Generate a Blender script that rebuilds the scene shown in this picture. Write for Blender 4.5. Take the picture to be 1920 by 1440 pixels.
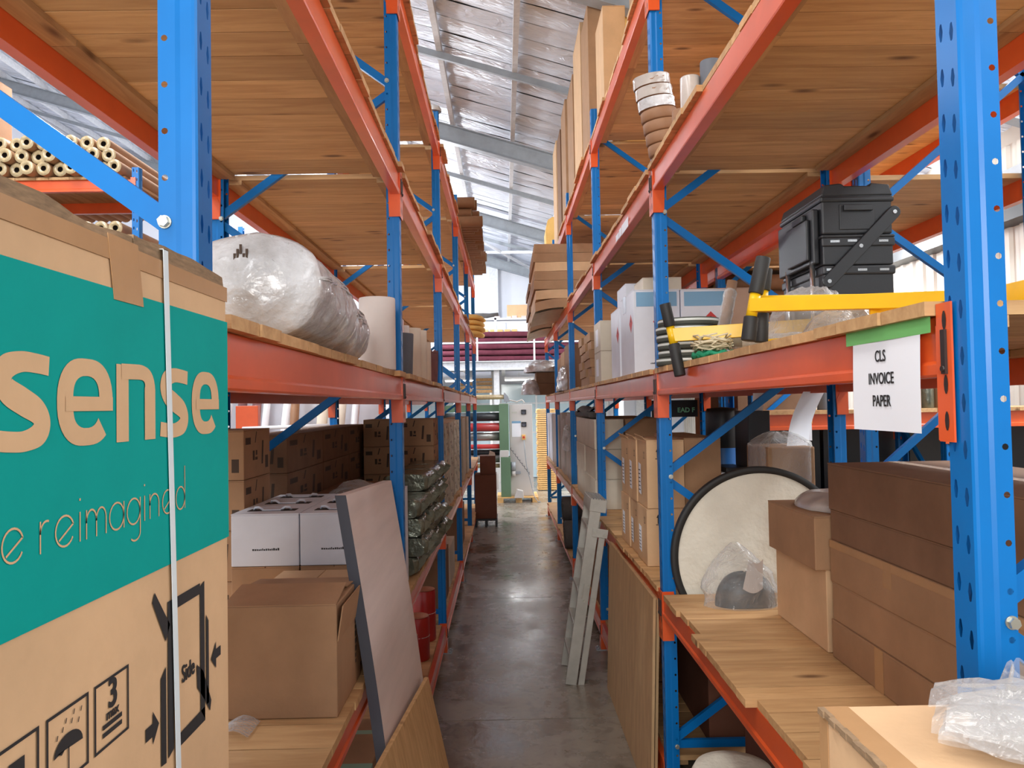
import bpy, bmesh, math, random
from math import pi, sin, cos, radians, atan, hypot
from mathutils import Vector, Matrix, noise, Euler
random.seed(7)
S = bpy.context.scene
for o in list(bpy.data.objects): bpy.data.objects.remove(o)
C = S.collection

# ------------------------------------------------------------ camera, world, lights, exposure
cam = bpy.data.cameras.new('camera'); camo = bpy.data.objects.new('camera', cam); C.objects.link(camo)
cam.sensor_width = 36.0; cam.lens = 36.0*1450/1920; cam.clip_start = 0.02; cam.clip_end = 200
camo.matrix_world = Matrix.Translation((0, 0, 2.25)) @ Matrix.Rotation(-atan(15.7/1450), 4, 'Z') @ Matrix.Rotation(pi/2+atan(39.7/1450), 4, 'X') @ Matrix.Rotation(-0.018, 4, 'Z')
S.camera = camo
W = bpy.data.worlds.new('world'); S.world = W; W.use_nodes = True
W.node_tree.nodes['Background'].inputs[0].default_value = (0.88, 0.95, 1.0, 1)
W.node_tree.nodes['Background'].inputs[1].default_value = 1.1
S.view_settings.view_transform = 'Standard'; S.view_settings.look = 'None'
S.view_settings.exposure = 0.0; S.view_settings.gamma = 1.0; S.view_settings.use_curve_mapping = False
S.cycles.max_bounces = 8; S.cycles.diffuse_bounces = 5; S.cycles.transparent_max_bounces = 16
S.cycles.caustics_reflective = False; S.cycles.caustics_refractive = False; S.cycles.sample_clamp_indirect = 6

def area(name, loc, rot, sx, sy, power, col=(.96, .98, 1)):
    l = bpy.data.lights.new(name, 'AREA'); l.shape = 'RECTANGLE'; l.size = sx; l.size_y = sy; l.energy = power; l.color = col
    o = bpy.data.objects.new(name, l); C.objects.link(o); o.location = loc; o.rotation_euler = rot
    return o
# daylight through roof skylight strips above the two rack rows and the side aisles
area('skylight', (-4.6, 9.0, 8.0), (0, radians(16), 0), 1.4, 26, 1500)
area('skylight', (4.4, 9.0, 5.45), (0, radians(16), 0), 0.9, 26, 800)
# daylight through the open loading door behind the camera
area('door_daylight', (-0.5, -2.5, 3.0), Vector((.9, 5.5, -1.2)).to_track_quat('-Z', 'Y').to_euler(), 1.4, 1.2, 170, (1, .98, .95))
area('skylight', (-0.9, 0.9, 6.95), (0, radians(16), 0), 1.0, 3.2, 200, (1, .97, .92))

# ------------------------------------------------------------ helpers
def lin(*c):
    return tuple(((v/255)/12.92 if v/255 <= .04045 else ((v/255+.055)/1.055)**2.4) for v in c)+(1,)
MATS = {}
def mat(name, rgb, rough=.5, metal=0.0, var=0.0, vscale=8.0, bump=0.0, bscale=60.0, alpha=1.0, trans=0.0, emit=0.0, spec=.5, stretch=(1, 1, 1), rgb2=None, coat=0.0):
    m = bpy.data.materials.new(name); m.use_nodes = True; nt = m.node_tree; b = nt.nodes['Principled BSDF']
    c = lin(*rgb); b.inputs['Base Color'].default_value = c; b.inputs['Roughness'].default_value = rough; b.inputs['Metallic'].default_value = metal
    b.inputs['Specular IOR Level'].default_value = spec
    if coat: b.inputs['Coat Weight'].default_value = coat; b.inputs['Coat Roughness'].default_value = .12
    if alpha < 1: b.inputs['Alpha'].default_value = alpha
    if trans: b.inputs['Transmission Weight'].default_value = trans
    if emit: b.inputs['Emission Color'].default_value = c; b.inputs['Emission Strength'].default_value = emit
    if var or bump:
        tc = nt.nodes.new('ShaderNodeTexCoord'); mp = nt.nodes.new('ShaderNodeMapping'); mp.inputs['Scale'].default_value = stretch
        oi = nt.nodes.new('ShaderNodeObjectInfo'); mul = nt.nodes.new('ShaderNodeMath'); mul.operation = 'MULTIPLY'; mul.inputs[1].default_value = 37.0
        nt.links.new(oi.outputs['Random'], mul.inputs[0]); nt.links.new(mul.outputs[0], mp.inputs['Location'])
        nt.links.new(tc.outputs['Object'], mp.inputs['Vector'])
    if var:
        n = nt.nodes.new('ShaderNodeTexNoise'); n.inputs['Scale'].default_value = vscale; n.inputs['Detail'].default_value = 5; n.inputs['Roughness'].default_value = .62
        nt.links.new(mp.outputs[0], n.inputs['Vector'])
        r = nt.nodes.new('ShaderNodeValToRGB'); r.color_ramp.elements[0].position = .3; r.color_ramp.elements[1].position = .7
        c2 = lin(*rgb2) if rgb2 else tuple(v*(1-var) for v in c[:3])+(1,)
        hi = tuple(min(1, v*(1+var*.5)) for v in c[:3])+(1,) if not rgb2 else c
        r.color_ramp.elements[0].color = c2; r.color_ramp.elements[1].color = hi
        nt.links.new(n.outputs['Fac'], r.inputs[0])
        mx = nt.nodes.new('ShaderNodeMix'); mx.data_type = 'RGBA'; mx.blend_type = 'MULTIPLY'; mx.inputs[0].default_value = 1
        rr = nt.nodes.new('ShaderNodeMapRange'); rr.inputs['To Min'].default_value = 1-var*.45; rr.inputs['To Max'].default_value = 1
        nt.links.new(oi.outputs['Random'], rr.inputs[0])
        cb = nt.nodes.new('ShaderNodeCombineColor')
        for k in range(3): nt.links.new(rr.outputs[0], cb.inputs[k])
        nt.links.new(r.outputs[0], mx.inputs[6]); nt.links.new(cb.outputs[0], mx.inputs[7]); nt.links.new(mx.outputs[2], b.inputs['Base Color'])
    if bump:
        n2 = nt.nodes.new('ShaderNodeTexNoise'); n2.inputs['Scale'].default_value = bscale; n2.inputs['Detail'].default_value = 4
        nt.links.new(mp.outputs[0], n2.inputs['Vector'])
        bp = nt.nodes.new('ShaderNodeBump'); bp.inputs['Strength'].default_value = bump; bp.inputs['Distance'].default_value = .01
        nt.links.new(n2.outputs['Fac'], bp.inputs['Height']); nt.links.new(bp.outputs[0], b.inputs['Normal'])
    MATS[name] = m
    return m
def pine(name, base, dark, knot, axis=0):
    # boards with grain running along object axis, plus a few knots; each board shifts by its random number
    m = bpy.data.materials.new(name); m.use_nodes = True; nt = m.node_tree; b = nt.nodes['Principled BSDF']; L = nt.links.new; N = nt.nodes.new
    tc = N('ShaderNodeTexCoord'); mp = N('ShaderNodeMapping'); oi = N('ShaderNodeObjectInfo'); mu = N('ShaderNodeMath'); mu.operation = 'MULTIPLY'; mu.inputs[1].default_value = 53
    L(oi.outputs['Random'], mu.inputs[0]); L(mu.outputs[0], mp.inputs['Location']); L(tc.outputs['Object'], mp.inputs['Vector'])
    sc = [9, 9, 9]; sc[axis] = .9; mp.inputs['Scale'].default_value = sc
    n = N('ShaderNodeTexNoise'); n.inputs['Scale'].default_value = 2.2; n.inputs['Detail'].default_value = 6; n.inputs['Roughness'].default_value = .65; n.inputs['Distortion'].default_value = .6
    L(mp.outputs[0], n.inputs['Vector'])
    r = N('ShaderNodeValToRGB'); r.color_ramp.elements[0].position = .32; r.color_ramp.elements[1].position = .66
    r.color_ramp.elements[0].color = lin(*dark); r.color_ramp.elements[1].color = lin(*base); L(n.outputs['Fac'], r.inputs[0])
    mp2 = N('ShaderNodeMapping'); s2 = [6.5, 6.5, 6.5]; s2[axis] = 2.2; mp2.inputs['Scale'].default_value = s2; L(mu.outputs[0], mp2.inputs['Location']); L(tc.outputs['Object'], mp2.inputs['Vector'])
    v = N('ShaderNodeTexVoronoi'); v.inputs['Scale'].default_value = 1.0; L(mp2.outputs[0], v.inputs['Vector'])
    kr = N('ShaderNodeMapRange'); kr.inputs['From Min'].default_value = .06; kr.inputs['From Max'].default_value = .17; kr.inputs['To Min'].default_value = .85; kr.inputs['To Max'].default_value = 0
    L(v.outputs['Distance'], kr.inputs[0])
    mx = N('ShaderNodeMix'); mx.data_type = 'RGBA'; L(kr.outputs[0], mx.inputs[0]); L(r.outputs[0], mx.inputs[6]); mx.inputs[7].default_value = lin(*knot)
    hv = N('ShaderNodeHueSaturation'); rr = N('ShaderNodeMapRange'); rr.inputs['To Min'].default_value = .8; rr.inputs['To Max'].default_value = 1.12
    L(oi.outputs['Random'], rr.inputs[0]); L(rr.outputs[0], hv.inputs['Value']); L(mx.outputs[2], hv.inputs['Color']); L(hv.outputs[0], b.inputs['Base Color'])
    b.inputs['Roughness'].default_value = .62; b.inputs['Specular IOR Level'].default_value = .3
    bp = N('ShaderNodeBump'); bp.inputs['Strength'].default_value = .25; bp.inputs['Distance'].default_value = .004; L(n.outputs['Fac'], bp.inputs['Height']); L(bp.outputs[0], b.inputs['Normal'])
    MATS[name] = m
    return m

class MB:
    def __init__(s): s.v = []; s.f = []; s.sm = []
    def add(s, verts, faces, smooth=False):
        o = len(s.v); s.v += [tuple(p) for p in verts]; s.f += [tuple(i+o for i in f) for f in faces]; s.sm += [smooth]*len(faces); return s
    def box(s, x0, x1, y0, y1, z0, z1, M=None):
        v = [Vector(p) for p in ((x0, y0, z0), (x1, y0, z0), (x1, y1, z0), (x0, y1, z0), (x0, y0, z1), (x1, y0, z1), (x1, y1, z1), (x0, y1, z1))]
        if M: v = [M @ p for p in v]
        return s.add(v, [(0, 3, 2, 1), (4, 5, 6, 7), (0, 1, 5, 4), (1, 2, 6, 5), (2, 3, 7, 6), (3, 0, 4, 7)])
    def prism(s, poly, a, b, axis='y', M=None, smooth=False):
        # poly: 2-D points; axis y: (x,z), x: (y,z), z: (x,y)
        def mk(p, t): return {'y': (p[0], t, p[1]), 'x': (t, p[0], p[1]), 'z': (p[0], p[1], t)}[axis]
        n = len(poly); v = [Vector(mk(p, a)) for p in poly]+[Vector(mk(p, b)) for p in poly]
        if M: v = [M @ p for p in v]
        o = len(s.v); s.add(v, [(i, (i+1) % n, n+(i+1) % n, n+i) for i in range(n)], smooth)
        return s._f([tuple(range(o+n-1, o-1, -1)), tuple(range(o+n, o+2*n))])
    def _f(s, faces): s.f += faces; s.sm += [False]*len(faces); return s
    def cyl(s, p0, p1, r0, r1=None, n=16, caps=True, smooth=True):
        p0 = Vector(p0); p1 = Vector(p1); r1 = r0 if r1 is None else r1; d = (p1-p0).normalized()
        a = d.orthogonal().normalized(); b = d.cross(a); o = len(s.v)
        ring = lambda p, r: [p+a*(r*cos(2*pi*k/n))+b*(r*sin(2*pi*k/n)) for k in range(n)]
        s.add(ring(p0, r0)+ring(p1, r1), [(k, (k+1) % n, n+(k+1) % n, n+k) for k in range(n)], smooth)
        if caps: s._f([tuple(o+k for k in range(n-1, -1, -1)), tuple(o+n+k for k in range(n))])
        return s
    def tube(s, p0, p1, ro, ri, n=16):
        p0 = Vector(p0); p1 = Vector(p1); d = (p1-p0).normalized(); a = d.orthogonal().normalized(); b = d.cross(a)
        ring = lambda p, r: [p+a*(r*cos(2*pi*k/n))+b*(r*sin(2*pi*k/n)) for k in range(n)]
        v = ring(p0, ro)+ring(p1, ro)+ring(p1, ri)+ring(p0, ri); o = len(s.v); f = []; smf = []
        for q in range(4):
            for k in range(n):
                f.append((q*n+k, q*n+(k+1) % n, ((q+1) % 4)*n+(k+1) % n, ((q+1) % 4)*n+k)); smf.append(q in (0, 2))
        s.add(v, f); s.sm[-len(f):] = smf
        return s
    def lathe(s, prof, n=24, c=(0, 0, 0), smooth=True, M=None):
        v = []; f = []
        for (r, z) in prof:
            for k in range(n): v.append(Vector((c[0]+r*cos(2*pi*k/n), c[1]+r*sin(2*pi*k/n), c[2]+z)))
        if M: v = [M @ p for p in v]
        for i in range(len(prof)-1):
            for k in range(n): f.append((i*n+k, i*n+(k+1) % n, (i+1)*n+(k+1) % n, (i+1)*n+k))
        return s.add(v, f, smooth)
    def sweep(s, pts, r, n=8, smooth=True):
        P = [Vector(p) for p in pts]; v = []; f = []; up = Vector((.123, .21, .97))
        for i, p in enumerate(P):
            d = (P[min(i+1, len(P)-1)]-P[max(i-1, 0)]).normalized(); a = d.cross(up).normalized(); b = d.cross(a); rr = r[i] if isinstance(r, (list, tuple)) else r
            v += [p+a*(rr*cos(2*pi*k/n))+b*(rr*sin(2*pi*k/n)) for k in range(n)]
        for i in range(len(P)-1):
            for k in range(n): f.append((i*n+k, i*n+(k+1) % n, (i+1)*n+(k+1) % n, (i+1)*n+k))
        o = len(s.v); s.add(v, f, smooth)
        return s._f([tuple(o+k for k in range(n-1, -1, -1)), tuple(o+(len(P)-1)*n+k for k in range(n))])
    def grid(s, fn, nu, nv, smooth=True):
        v = [fn(i/nu, j/nv) for j in range(nv+1) for i in range(nu+1)]
        return s.add(v, [(j*(nu+1)+i, j*(nu+1)+i+1, (j+1)*(nu+1)+i+1, (j+1)*(nu+1)+i) for j in range(nv) for i in range(nu)], smooth)
    def mesh(s, name, m=None):
        me = bpy.data.meshes.new(name); me.from_pydata(s.v, [], s.f); me.polygons.foreach_set('use_smooth', s.sm); me.update()
        bm = bmesh.new(); bm.from_mesh(me); bmesh.ops.recalc_face_normals(bm, faces=bm.faces); bm.to_mesh(me); bm.free()
        if m: me.materials.append(MATS[m] if isinstance(m, str) else m)
        return me
    def build(s, name, m, parent=None, bevel=0.0):
        return obj(name, s.mesh(name, m), parent, bevel)
def obj(name, me, parent=None, bevel=0.0):
    o = bpy.data.objects.new(name, me); C.objects.link(o)
    if parent: o.parent = parent
    if bevel:
        b = o.modifiers.new('bevel', 'BEVEL'); b.width = bevel; b.segments = 2; b.limit_method = 'ANGLE'; b.angle_limit = radians(40)
    return o
def thing(name, label, cat, loc=(0, 0, 0), rz=0.0, group=None):
    o = bpy.data.objects.new(name, None); C.objects.link(o); o.empty_display_size = .1; o.location = loc; o.rotation_euler = (0, 0, rz)
    return tag(o, label, cat, group)
def tag(o, label, cat, group=None):
    o['label'] = label; o['category'] = cat
    if group: o['group'] = group
    return o
def dup(root, loc=None, rot=None, label=None, group=None, scale=None):
    r = root.copy(); C.objects.link(r)
    if loc is not None: r.location = loc
    if rot is not None: r.rotation_euler = rot if isinstance(rot, (tuple, list)) else (0, 0, rot)
    if scale is not None: r.scale = scale
    if label: r['label'] = label
    if group: r['group'] = group
    for ch in list(root.children):
        c = ch.copy(); C.objects.link(c); c.parent = r
        for g in list(ch.children):
            d = g.copy(); C.objects.link(d); d.parent = c
    return r
def struct(o): o['kind'] = 'structure'; return o
def stuff(o): o['kind'] = 'stuff'; return o
def textmesh(name, txt, size, m, parent, M, bold=0.0, sx=1.0, align='CENTER', spacing=1.0, shear=0.0):
    cu = bpy.data.curves.new(name, 'FONT'); cu.body = txt; cu.size = size; cu.align_x = align; cu.align_y = 'BOTTOM_BASELINE'; cu.extrude = 0.0004; cu.offset = bold; cu.space_character = spacing; cu.shear = shear; cu.resolution_u = 4; cu.space_line = 1.0
    t = bpy.data.objects.new('tmp', cu); C.objects.link(t); dg = bpy.context.evaluated_depsgraph_get(); dg.update()
    me = bpy.data.meshes.new_from_object(t.evaluated_get(dg)); bpy.data.objects.remove(t)
    me.transform(M @ Matrix.Diagonal((sx, 1, 1, 1))); me.materials.clear(); me.materials.append(MATS[m]); me.name = name
    return obj(name, me, parent)
# frames for lettering: text x -> world axis, text y -> up, facing outward
def face_frame(origin, xdir, ydir=(0, 0, 1)):
    x = Vector(xdir).normalized(); y = Vector(ydir).normalized(); z = x.cross(y)
    return Matrix(((x.x, y.x, z.x, origin[0]), (x.y, y.y, z.y, origin[1]), (x.z, y.z, z.z, origin[2]), (0, 0, 0, 1)))

# ------------------------------------------------------------ materials
mat('blue', (0, 108, 182), .38, var=.10, vscale=3, coat=.04, spec=.3)
mat('orange', (222, 90, 40), .3, var=.12, vscale=4, coat=.2)
mat('zinc', (190, 190, 180), .35, .8)
mat('galvanised', (222, 224, 228), .45, .1, var=.15, vscale=14)
mat('steel_grey', (160, 166, 172), .5, .2, var=.12)
mat('dark_pin', (40, 30, 28), .5)
pine('pine', (216, 174, 124), (186, 142, 96), (98, 64, 42), 0)
pine('pine_y', (200, 162, 116), (168, 128, 88), (96, 62, 40), 1)
mat('white_wall', (226, 228, 236), .8, var=.05, vscale=1.2)
mat('cladding', (214, 208, 198), .55, var=.06, vscale=2)
# ------------------------------------------------------------ setting
def concrete():
    m = bpy.data.materials.new('concrete'); m.use_nodes = True; nt = m.node_tree; b = nt.nodes['Principled BSDF']; L = nt.links.new; N = nt.nodes.new
    tc = N('ShaderNodeTexCoord'); n = N('ShaderNodeTexNoise'); n.inputs['Scale'].default_value = 1.6; n.inputs['Detail'].default_value = 9; n.inputs['Roughness'].default_value = .7
    L(tc.outputs['Object'], n.inputs['Vector']); r = N('ShaderNodeValToRGB'); r.color_ramp.elements[0].position = .3; r.color_ramp.elements[1].position = .72
    r.color_ramp.elements[0].color = lin(112, 102, 90); r.color_ramp.elements[1].color = lin(164, 155, 142); L(n.outputs['Fac'], r.inputs[0])
    mp = N('ShaderNodeMapping'); mp.inputs['Scale'].default_value = (3, 3, 3); L(tc.outputs['Object'], mp.inputs['Vector'])
    n2 = N('ShaderNodeTexNoise'); n2.inputs['Scale'].default_value = 2.5; n2.inputs['Detail'].default_value = 6; n2.inputs['Distortion'].default_value = 1.2; L(mp.outputs[0], n2.inputs['Vector'])
    r2 = N('ShaderNodeValToRGB'); r2.color_ramp.elements[0].position = .36; r2.color_ramp.elements[0].color = (.55, .53, .5, 1); r2.color_ramp.elements[1].position = .46; r2.color_ramp.elements[1].color = (1, 1, 1, 1); L(n2.outputs['Fac'], r2.inputs[0])
    mx = N('ShaderNodeMix'); mx.data_type = 'RGBA'; mx.blend_type = 'MULTIPLY'; mx.inputs[0].default_value = .55; L(r.outputs[0], mx.inputs[6]); L(r2.outputs[0], mx.inputs[7]); L(mx.outputs[2], b.inputs['Base Color'])
    rr = N('ShaderNodeMapRange'); rr.inputs['From Min'].default_value = .35; rr.inputs['From Max'].default_value = .65; rr.inputs['To Min'].default_value = .14; rr.inputs['To Max'].default_value = .42; L(n.outputs['Fac'], rr.inputs[0]); L(rr.outputs[0], b.inputs['Roughness'])
    bp = N('ShaderNodeBump'); bp.inputs['Strength'].default_value = .12; bp.inputs['Distance'].default_value = .02; L(n2.outputs['Fac'], bp.inputs['Height']); L(bp.outputs[0], b.inputs['Normal'])
    MATS['concrete'] = m
concrete()
def foil():
    m = bpy.data.materials.new('foil'); m.use_nodes = True; nt = m.node_tree; b = nt.nodes['Principled BSDF']; L = nt.links.new; N = nt.nodes.new
    b.inputs['Base Color'].default_value = lin(222, 226, 236); b.inputs['Metallic'].default_value = .15; b.inputs['Roughness'].default_value = .38
    tc = N('ShaderNodeTexCoord'); mp = N('ShaderNodeMapping'); mp.inputs['Scale'].default_value = (1.2, 3.5, 1); L(tc.outputs['Object'], mp.inputs['Vector'])
    n = N('ShaderNodeTexNoise'); n.inputs['Scale'].default_value = 2.6; n.inputs['Detail'].default_value = 6; n.inputs['Distortion'].default_value = 1.5; L(mp.outputs[0], n.inputs['Vector'])
    bp = N('ShaderNodeBump'); bp.inputs['Strength'].default_value = .7; bp.inputs['Distance'].default_value = .06; L(n.outputs['Fac'], bp.inputs['Height']); L(bp.outputs[0], b.inputs['Normal'])
    MATS['foil'] = m
foil()
YB = 24.0                      # far wall
XL, XR = -13.0, 5.6            # side walls
SL = .30                       # roof falls to the right
def roofz(x): return 2.25+4.62-SL*x
# floor slabs with saw-cut joints
fl = MB().box(XL, XR, -7, YB, -.2, -.012).build('floor', 'concrete'); struct(fl)
joints_y = [-7, -1.2, 2.1, 5.6, 9.1, 12.6, 16.1, 19.6, YB]
for a, b_ in zip(joints_y[:-1], joints_y[1:]):
    for xa, xb in ((XL, -2.6), (-2.6, 2.9), (2.9, XR)):
        MB().box(xa+.004, xb-.004, a+.004, b_-.004, -.012, 0).build('slab', 'concrete', fl)
# roof: foil sheets laid across, purlins along, rafters and bridging across
ce = MB().box(XL, XR, -7, YB, 0, .05)
ce.v = [(x, y, roofz(x)+.08+z) for (x, y, z) in ce.v]; ce = ce.build('ceiling', 'steel_grey'); struct(ce)
y = -6.9; k = 0
sheet = []
while y < YB-.1:
    w = .42; y1 = min(y+w, YB)
    def fn(u, v, y=y, y1=y1, k=k):
        x = XL+(XR-XL)*u; yy = y+.006+(y1-y-.012)*v
        return (x, yy, roofz(x)+.03-.035*sin(pi*v)+.02*noise.noise((x*1.3, yy*2, k)))
    MB().grid(fn, 40, 4).build('foil_sheet', 'foil', ce)
    y = y1; k += 1
px = -.78-1.0*12
while px < XR-.2:
    if px > XL+.1:
        zz = roofz(px)-.02
        MB().box(px-.035, px+.035, -6.9, YB-.02, zz-.13, zz).build('purlin', 'galvanised', ce)
    px += 1.0
def across(name, y, w, d, drop, m):
    b = MB(); x0, x1 = XL+.02, XR-.02
    def q(y0, y1, dz0, dz1): b.add([(x, yy, roofz(x)+dz) for dz in (dz0, dz1) for (x, yy) in ((x0, y0), (x1, y0), (x1, y1), (x0, y1))], [(0, 3, 2, 1), (4, 5, 6, 7), (0, 1, 5, 4), (1, 2, 6, 5), (2, 3, 7, 6), (3, 0, 4, 7)])
    if name == 'rafter':
        q(y-w/2, y+w/2, -drop-.014, -drop); q(y-w/2, y+w/2, -drop-d, -drop-d+.014); q(y-.006, y+.006, -drop-d+.014, -drop-.014)
    else: q(y-w/2, y+w/2, -drop-d, -drop)
    b.build(name, m, ce)
for y in (1.9, 7.4, 12.9, 18.4, 23.7): across('rafter', y, .16, .30, .15, 'steel_grey')
for y in (4.65, 10.15, 15.65, 21.0): across('bridging', y, .05, .09, .15, 'steel_grey')
# walls
wb = MB().box(XL, XR, YB, YB+.15, -.012, 11).build('wall_back', 'white_wall'); struct(wb)
for x in (-4.6, -.25, 4.2): MB().box(x-.13, x+.13, YB-.22, YB, 0, roofz(x)-.2).build('column', 'galvanised', wb)
wl = MB().box(XL-.15, XL, -7, YB, -.012, 11).build('wall_left', 'white_wall'); struct(wl)
wr = MB().box(XR, XR+.15, -7, YB, -.012, 5.6).build('wall_right', 'cladding'); struct(wr)
rb = MB(); y = -6.9
while y < YB: rb.prism([(XR-.03, y+.03), (XR-.03, y+.1), (XR, y+.13), (XR, y)], .1, 5.0, 'z'); y += .25
stuff(rb.build('cladding_rib', 'cladding', wr))
# ------------------------------------------------------------ pallet racking
CL, CR, D = -.563, .855, 1.04
PY = [1.447, 4.31, 7.16, 10.01, 12.86, 15.71]
PYL = [1.472]+PY[1:]
LV = {'0': .25, 'L': 1.19, 'M': 2.41, 'U': 3.55, 'T': 4.69}      # tops of the beams
HT = 5.0
def post_mesh(height, detail=True):
    # omega section standing at the origin: web with slots at x=0 facing -x, flanges with round holes behind; web runs along y
    m = MB(); pitch = .0875; n = int(height/pitch)
    def cell(P, u0, u1, z0, z1, hole):
        # P(u,z) -> 3D ; quad with a polygonal hole
        out = [(u0, z0), ((u0+u1)/2, z0), (u1, z0), (u1, (z0+z1)/2), (u1, z1), ((u0+u1)/2, z1), (u0, z1), (u0, (z0+z1)/2)]
        v = [P(*q) for q in out]+[P(*q) for q in hole]
        m.add(v, [(i, (i+1) % 8, 8+(i+1) % 8, 8+i) for i in range(8)])
    def slot(cu, cz): return [(cu-.003, cz-.016), (cu, cz-.018), (cu+.003, cz-.016), (cu+.0065, cz), (cu+.003, cz+.016), (cu, cz+.018), (cu-.003, cz+.016), (cu-.0065, cz)]
    def rnd(cu, cz, r=.0062): return [(cu+r*cos(radians(a)), cz+r*sin(radians(a))) for a in (225, 270, 315, 0, 45, 90, 135, 180)]
    WB = lambda u, z: (0, u, z)
    z_end = n*pitch
    # web: two slot columns, staggered
    for col, off in ((-.017, 0), (.017, .021)):
        u0, u1 = (-.034, 0) if col < 0 else (0, .034)
        for k in range(n):
            cz = k*pitch+pitch/2+off*.6; cell(WB, u0, u1, k*pitch, (k+1)*pitch, slot(col, cz))
    for s in (-1, 1):
        pts = [(0, .034), (.0035, .0378), (.009, .0395), (.030, .0395), (.038, .0430), (.046, .0430)]
        o = len(m.v)
        for i in range(len(pts)-1):
            (a, b), (c, d) = pts[i], pts[i+1]
            m.add([(a, s*b, 0), (c, s*d, 0), (c, s*d, z_end), (a, s*b, z_end)], [(0, 1, 2, 3)], False)
        FL = lambda u, z, s=s: (u, s*.0430, z)
        for k in range(n): cell(FL, .046, .070, k*pitch, (k+1)*pitch, rnd(.058, k*pitch+.05))
        m.add([(.070, s*.0430, 0), (.070, s*.033, 0), (.070, s*.033, z_end), (.070, s*.0430, z_end)], [(0, 1, 2, 3)])
    bm = bmesh.new(); me = m.mesh('upright', 'blue'); bm.from_mesh(me); bmesh.ops.remove_doubles(bm, verts=bm.verts, dist=.0002)
    bmesh.ops.recalc_face_normals(bm, faces=bm.faces); bm.to_mesh(me); bm.free()
    return me
UP = post_mesh(HT)
def plate_mesh():
    m = MB(); m.box(-.05, .10, -.06, .06, 0, .008); m.cyl((-.03, .035, .008), (-.03, .035, .022), .011, n=6); m.cyl((-.03, -.035, .008), (-.03, -.035, .022), .011, n=6)
    return m.mesh('foot_plate', 'steel_grey')
FP = plate_mesh()
BOLT = MB().cyl((0, 0, 0), (0, -.004, 0), .0125, n=16).cyl((0, -.004, 0), (0, -.013, 0), .0105, n=6, smooth=False).mesh('bolt', 'zinc')
def beam_mesh(length):
    # stepped box beam along y, front face at x=0 looking to -x, top at z=0
    pr = [(.002, 0), (.046, 0), (.046, -.12), (-.004, -.12), (-.007, -.115), (-.007, -.096), (-.003, -.091), (0, -.088), (0, -.003)]
    return MB().prism(pr, 0, length, 'y').mesh('beam', 'orange')
def conn_mesh(sgn):
    # end connector: front plate hooked over the web and a side plate welded to the beam end, lower corner cut away
    m = MB()
    y0, y1 = (0, .045) if sgn > 0 else (-.045, 0)
    m.box(-.0085, -.0045, y0, y1, -.245, .022)
    ya, yb = (-.004, .0) if sgn > 0 else (0, .004)
    m.prism([(-.0085, .022), (.058, .022), (.058, -.12), (.054, -.245), (-.0085, -.245)], ya, yb, 'y')
    yc, yd = (ya-.003, ya) if sgn > 0 else (yb, yb+.003)
    m.prism([(-.0085, -.02), (.055, -.16), (.054, -.243), (-.0085, -.243)], yc, yd, 'y')
    return m.mesh('connector', 'orange')
def pin_mesh(sgn):
    m = MB(); c = .024*sgn
    m.box(-.014, -.0087, c-.007, c+.007, -.115, -.03)
    m.cyl((-.0087, c, -.105), (-.017, c, -.105), .006, n=8)
    return m.mesh('locking_pin', 'dark_pin')
def hole_mesh(sgn):
    m = MB(); c = .024*sgn
    for z in (-.012, -.135, -.205): m.add([(-.0093, c+.007*cos(t), z+.019*sin(t)) for t in [2*pi*k/10 for k in range(10)]], [tuple(range(10))])
    return m.mesh('slot_hole', 'dark_pin')
HN = {1: hole_mesh(1), -1: hole_mesh(-1)}
CN = {1: conn_mesh(1), -1: conn_mesh(-1)}; PN = {1: pin_mesh(1), -1: pin_mesh(-1)}
BM = {}
def brace(parent, side, c, y, za, zb, front_a, m='blue'):
    # channel between the front and the back flange; za at front when front_a
    d0, d1 = .058, D-.058
    p = (d0 if front_a else d1, za); q = (d1 if front_a else d0, zb)
    s = 1 if side == 'R' else -1
    a = Vector((c+s*p[0], y, p[1])); b = Vector((c+s*q[0], y, q[1])); t = (b-a); L = t.length; t.normalize(); n = Vector((0, 1, 0)); u = t.cross(n)
    M = Matrix((( t.x, n.x, u.x, a.x), (t.y, n.y, u.y, a.y), (t.z, n.z, u.z, a.z), (0, 0, 0, 1)))
    mb = MB(); mb.prism([(-.014, -.021), (.014, -.021), (.014, -.018), (-.011, -.018), (-.011, .018), (.014, .018), (.014, .021), (-.014, .021)], -.01, L+.01, 'x', M)
    mb.build('brace', m, parent)
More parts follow.
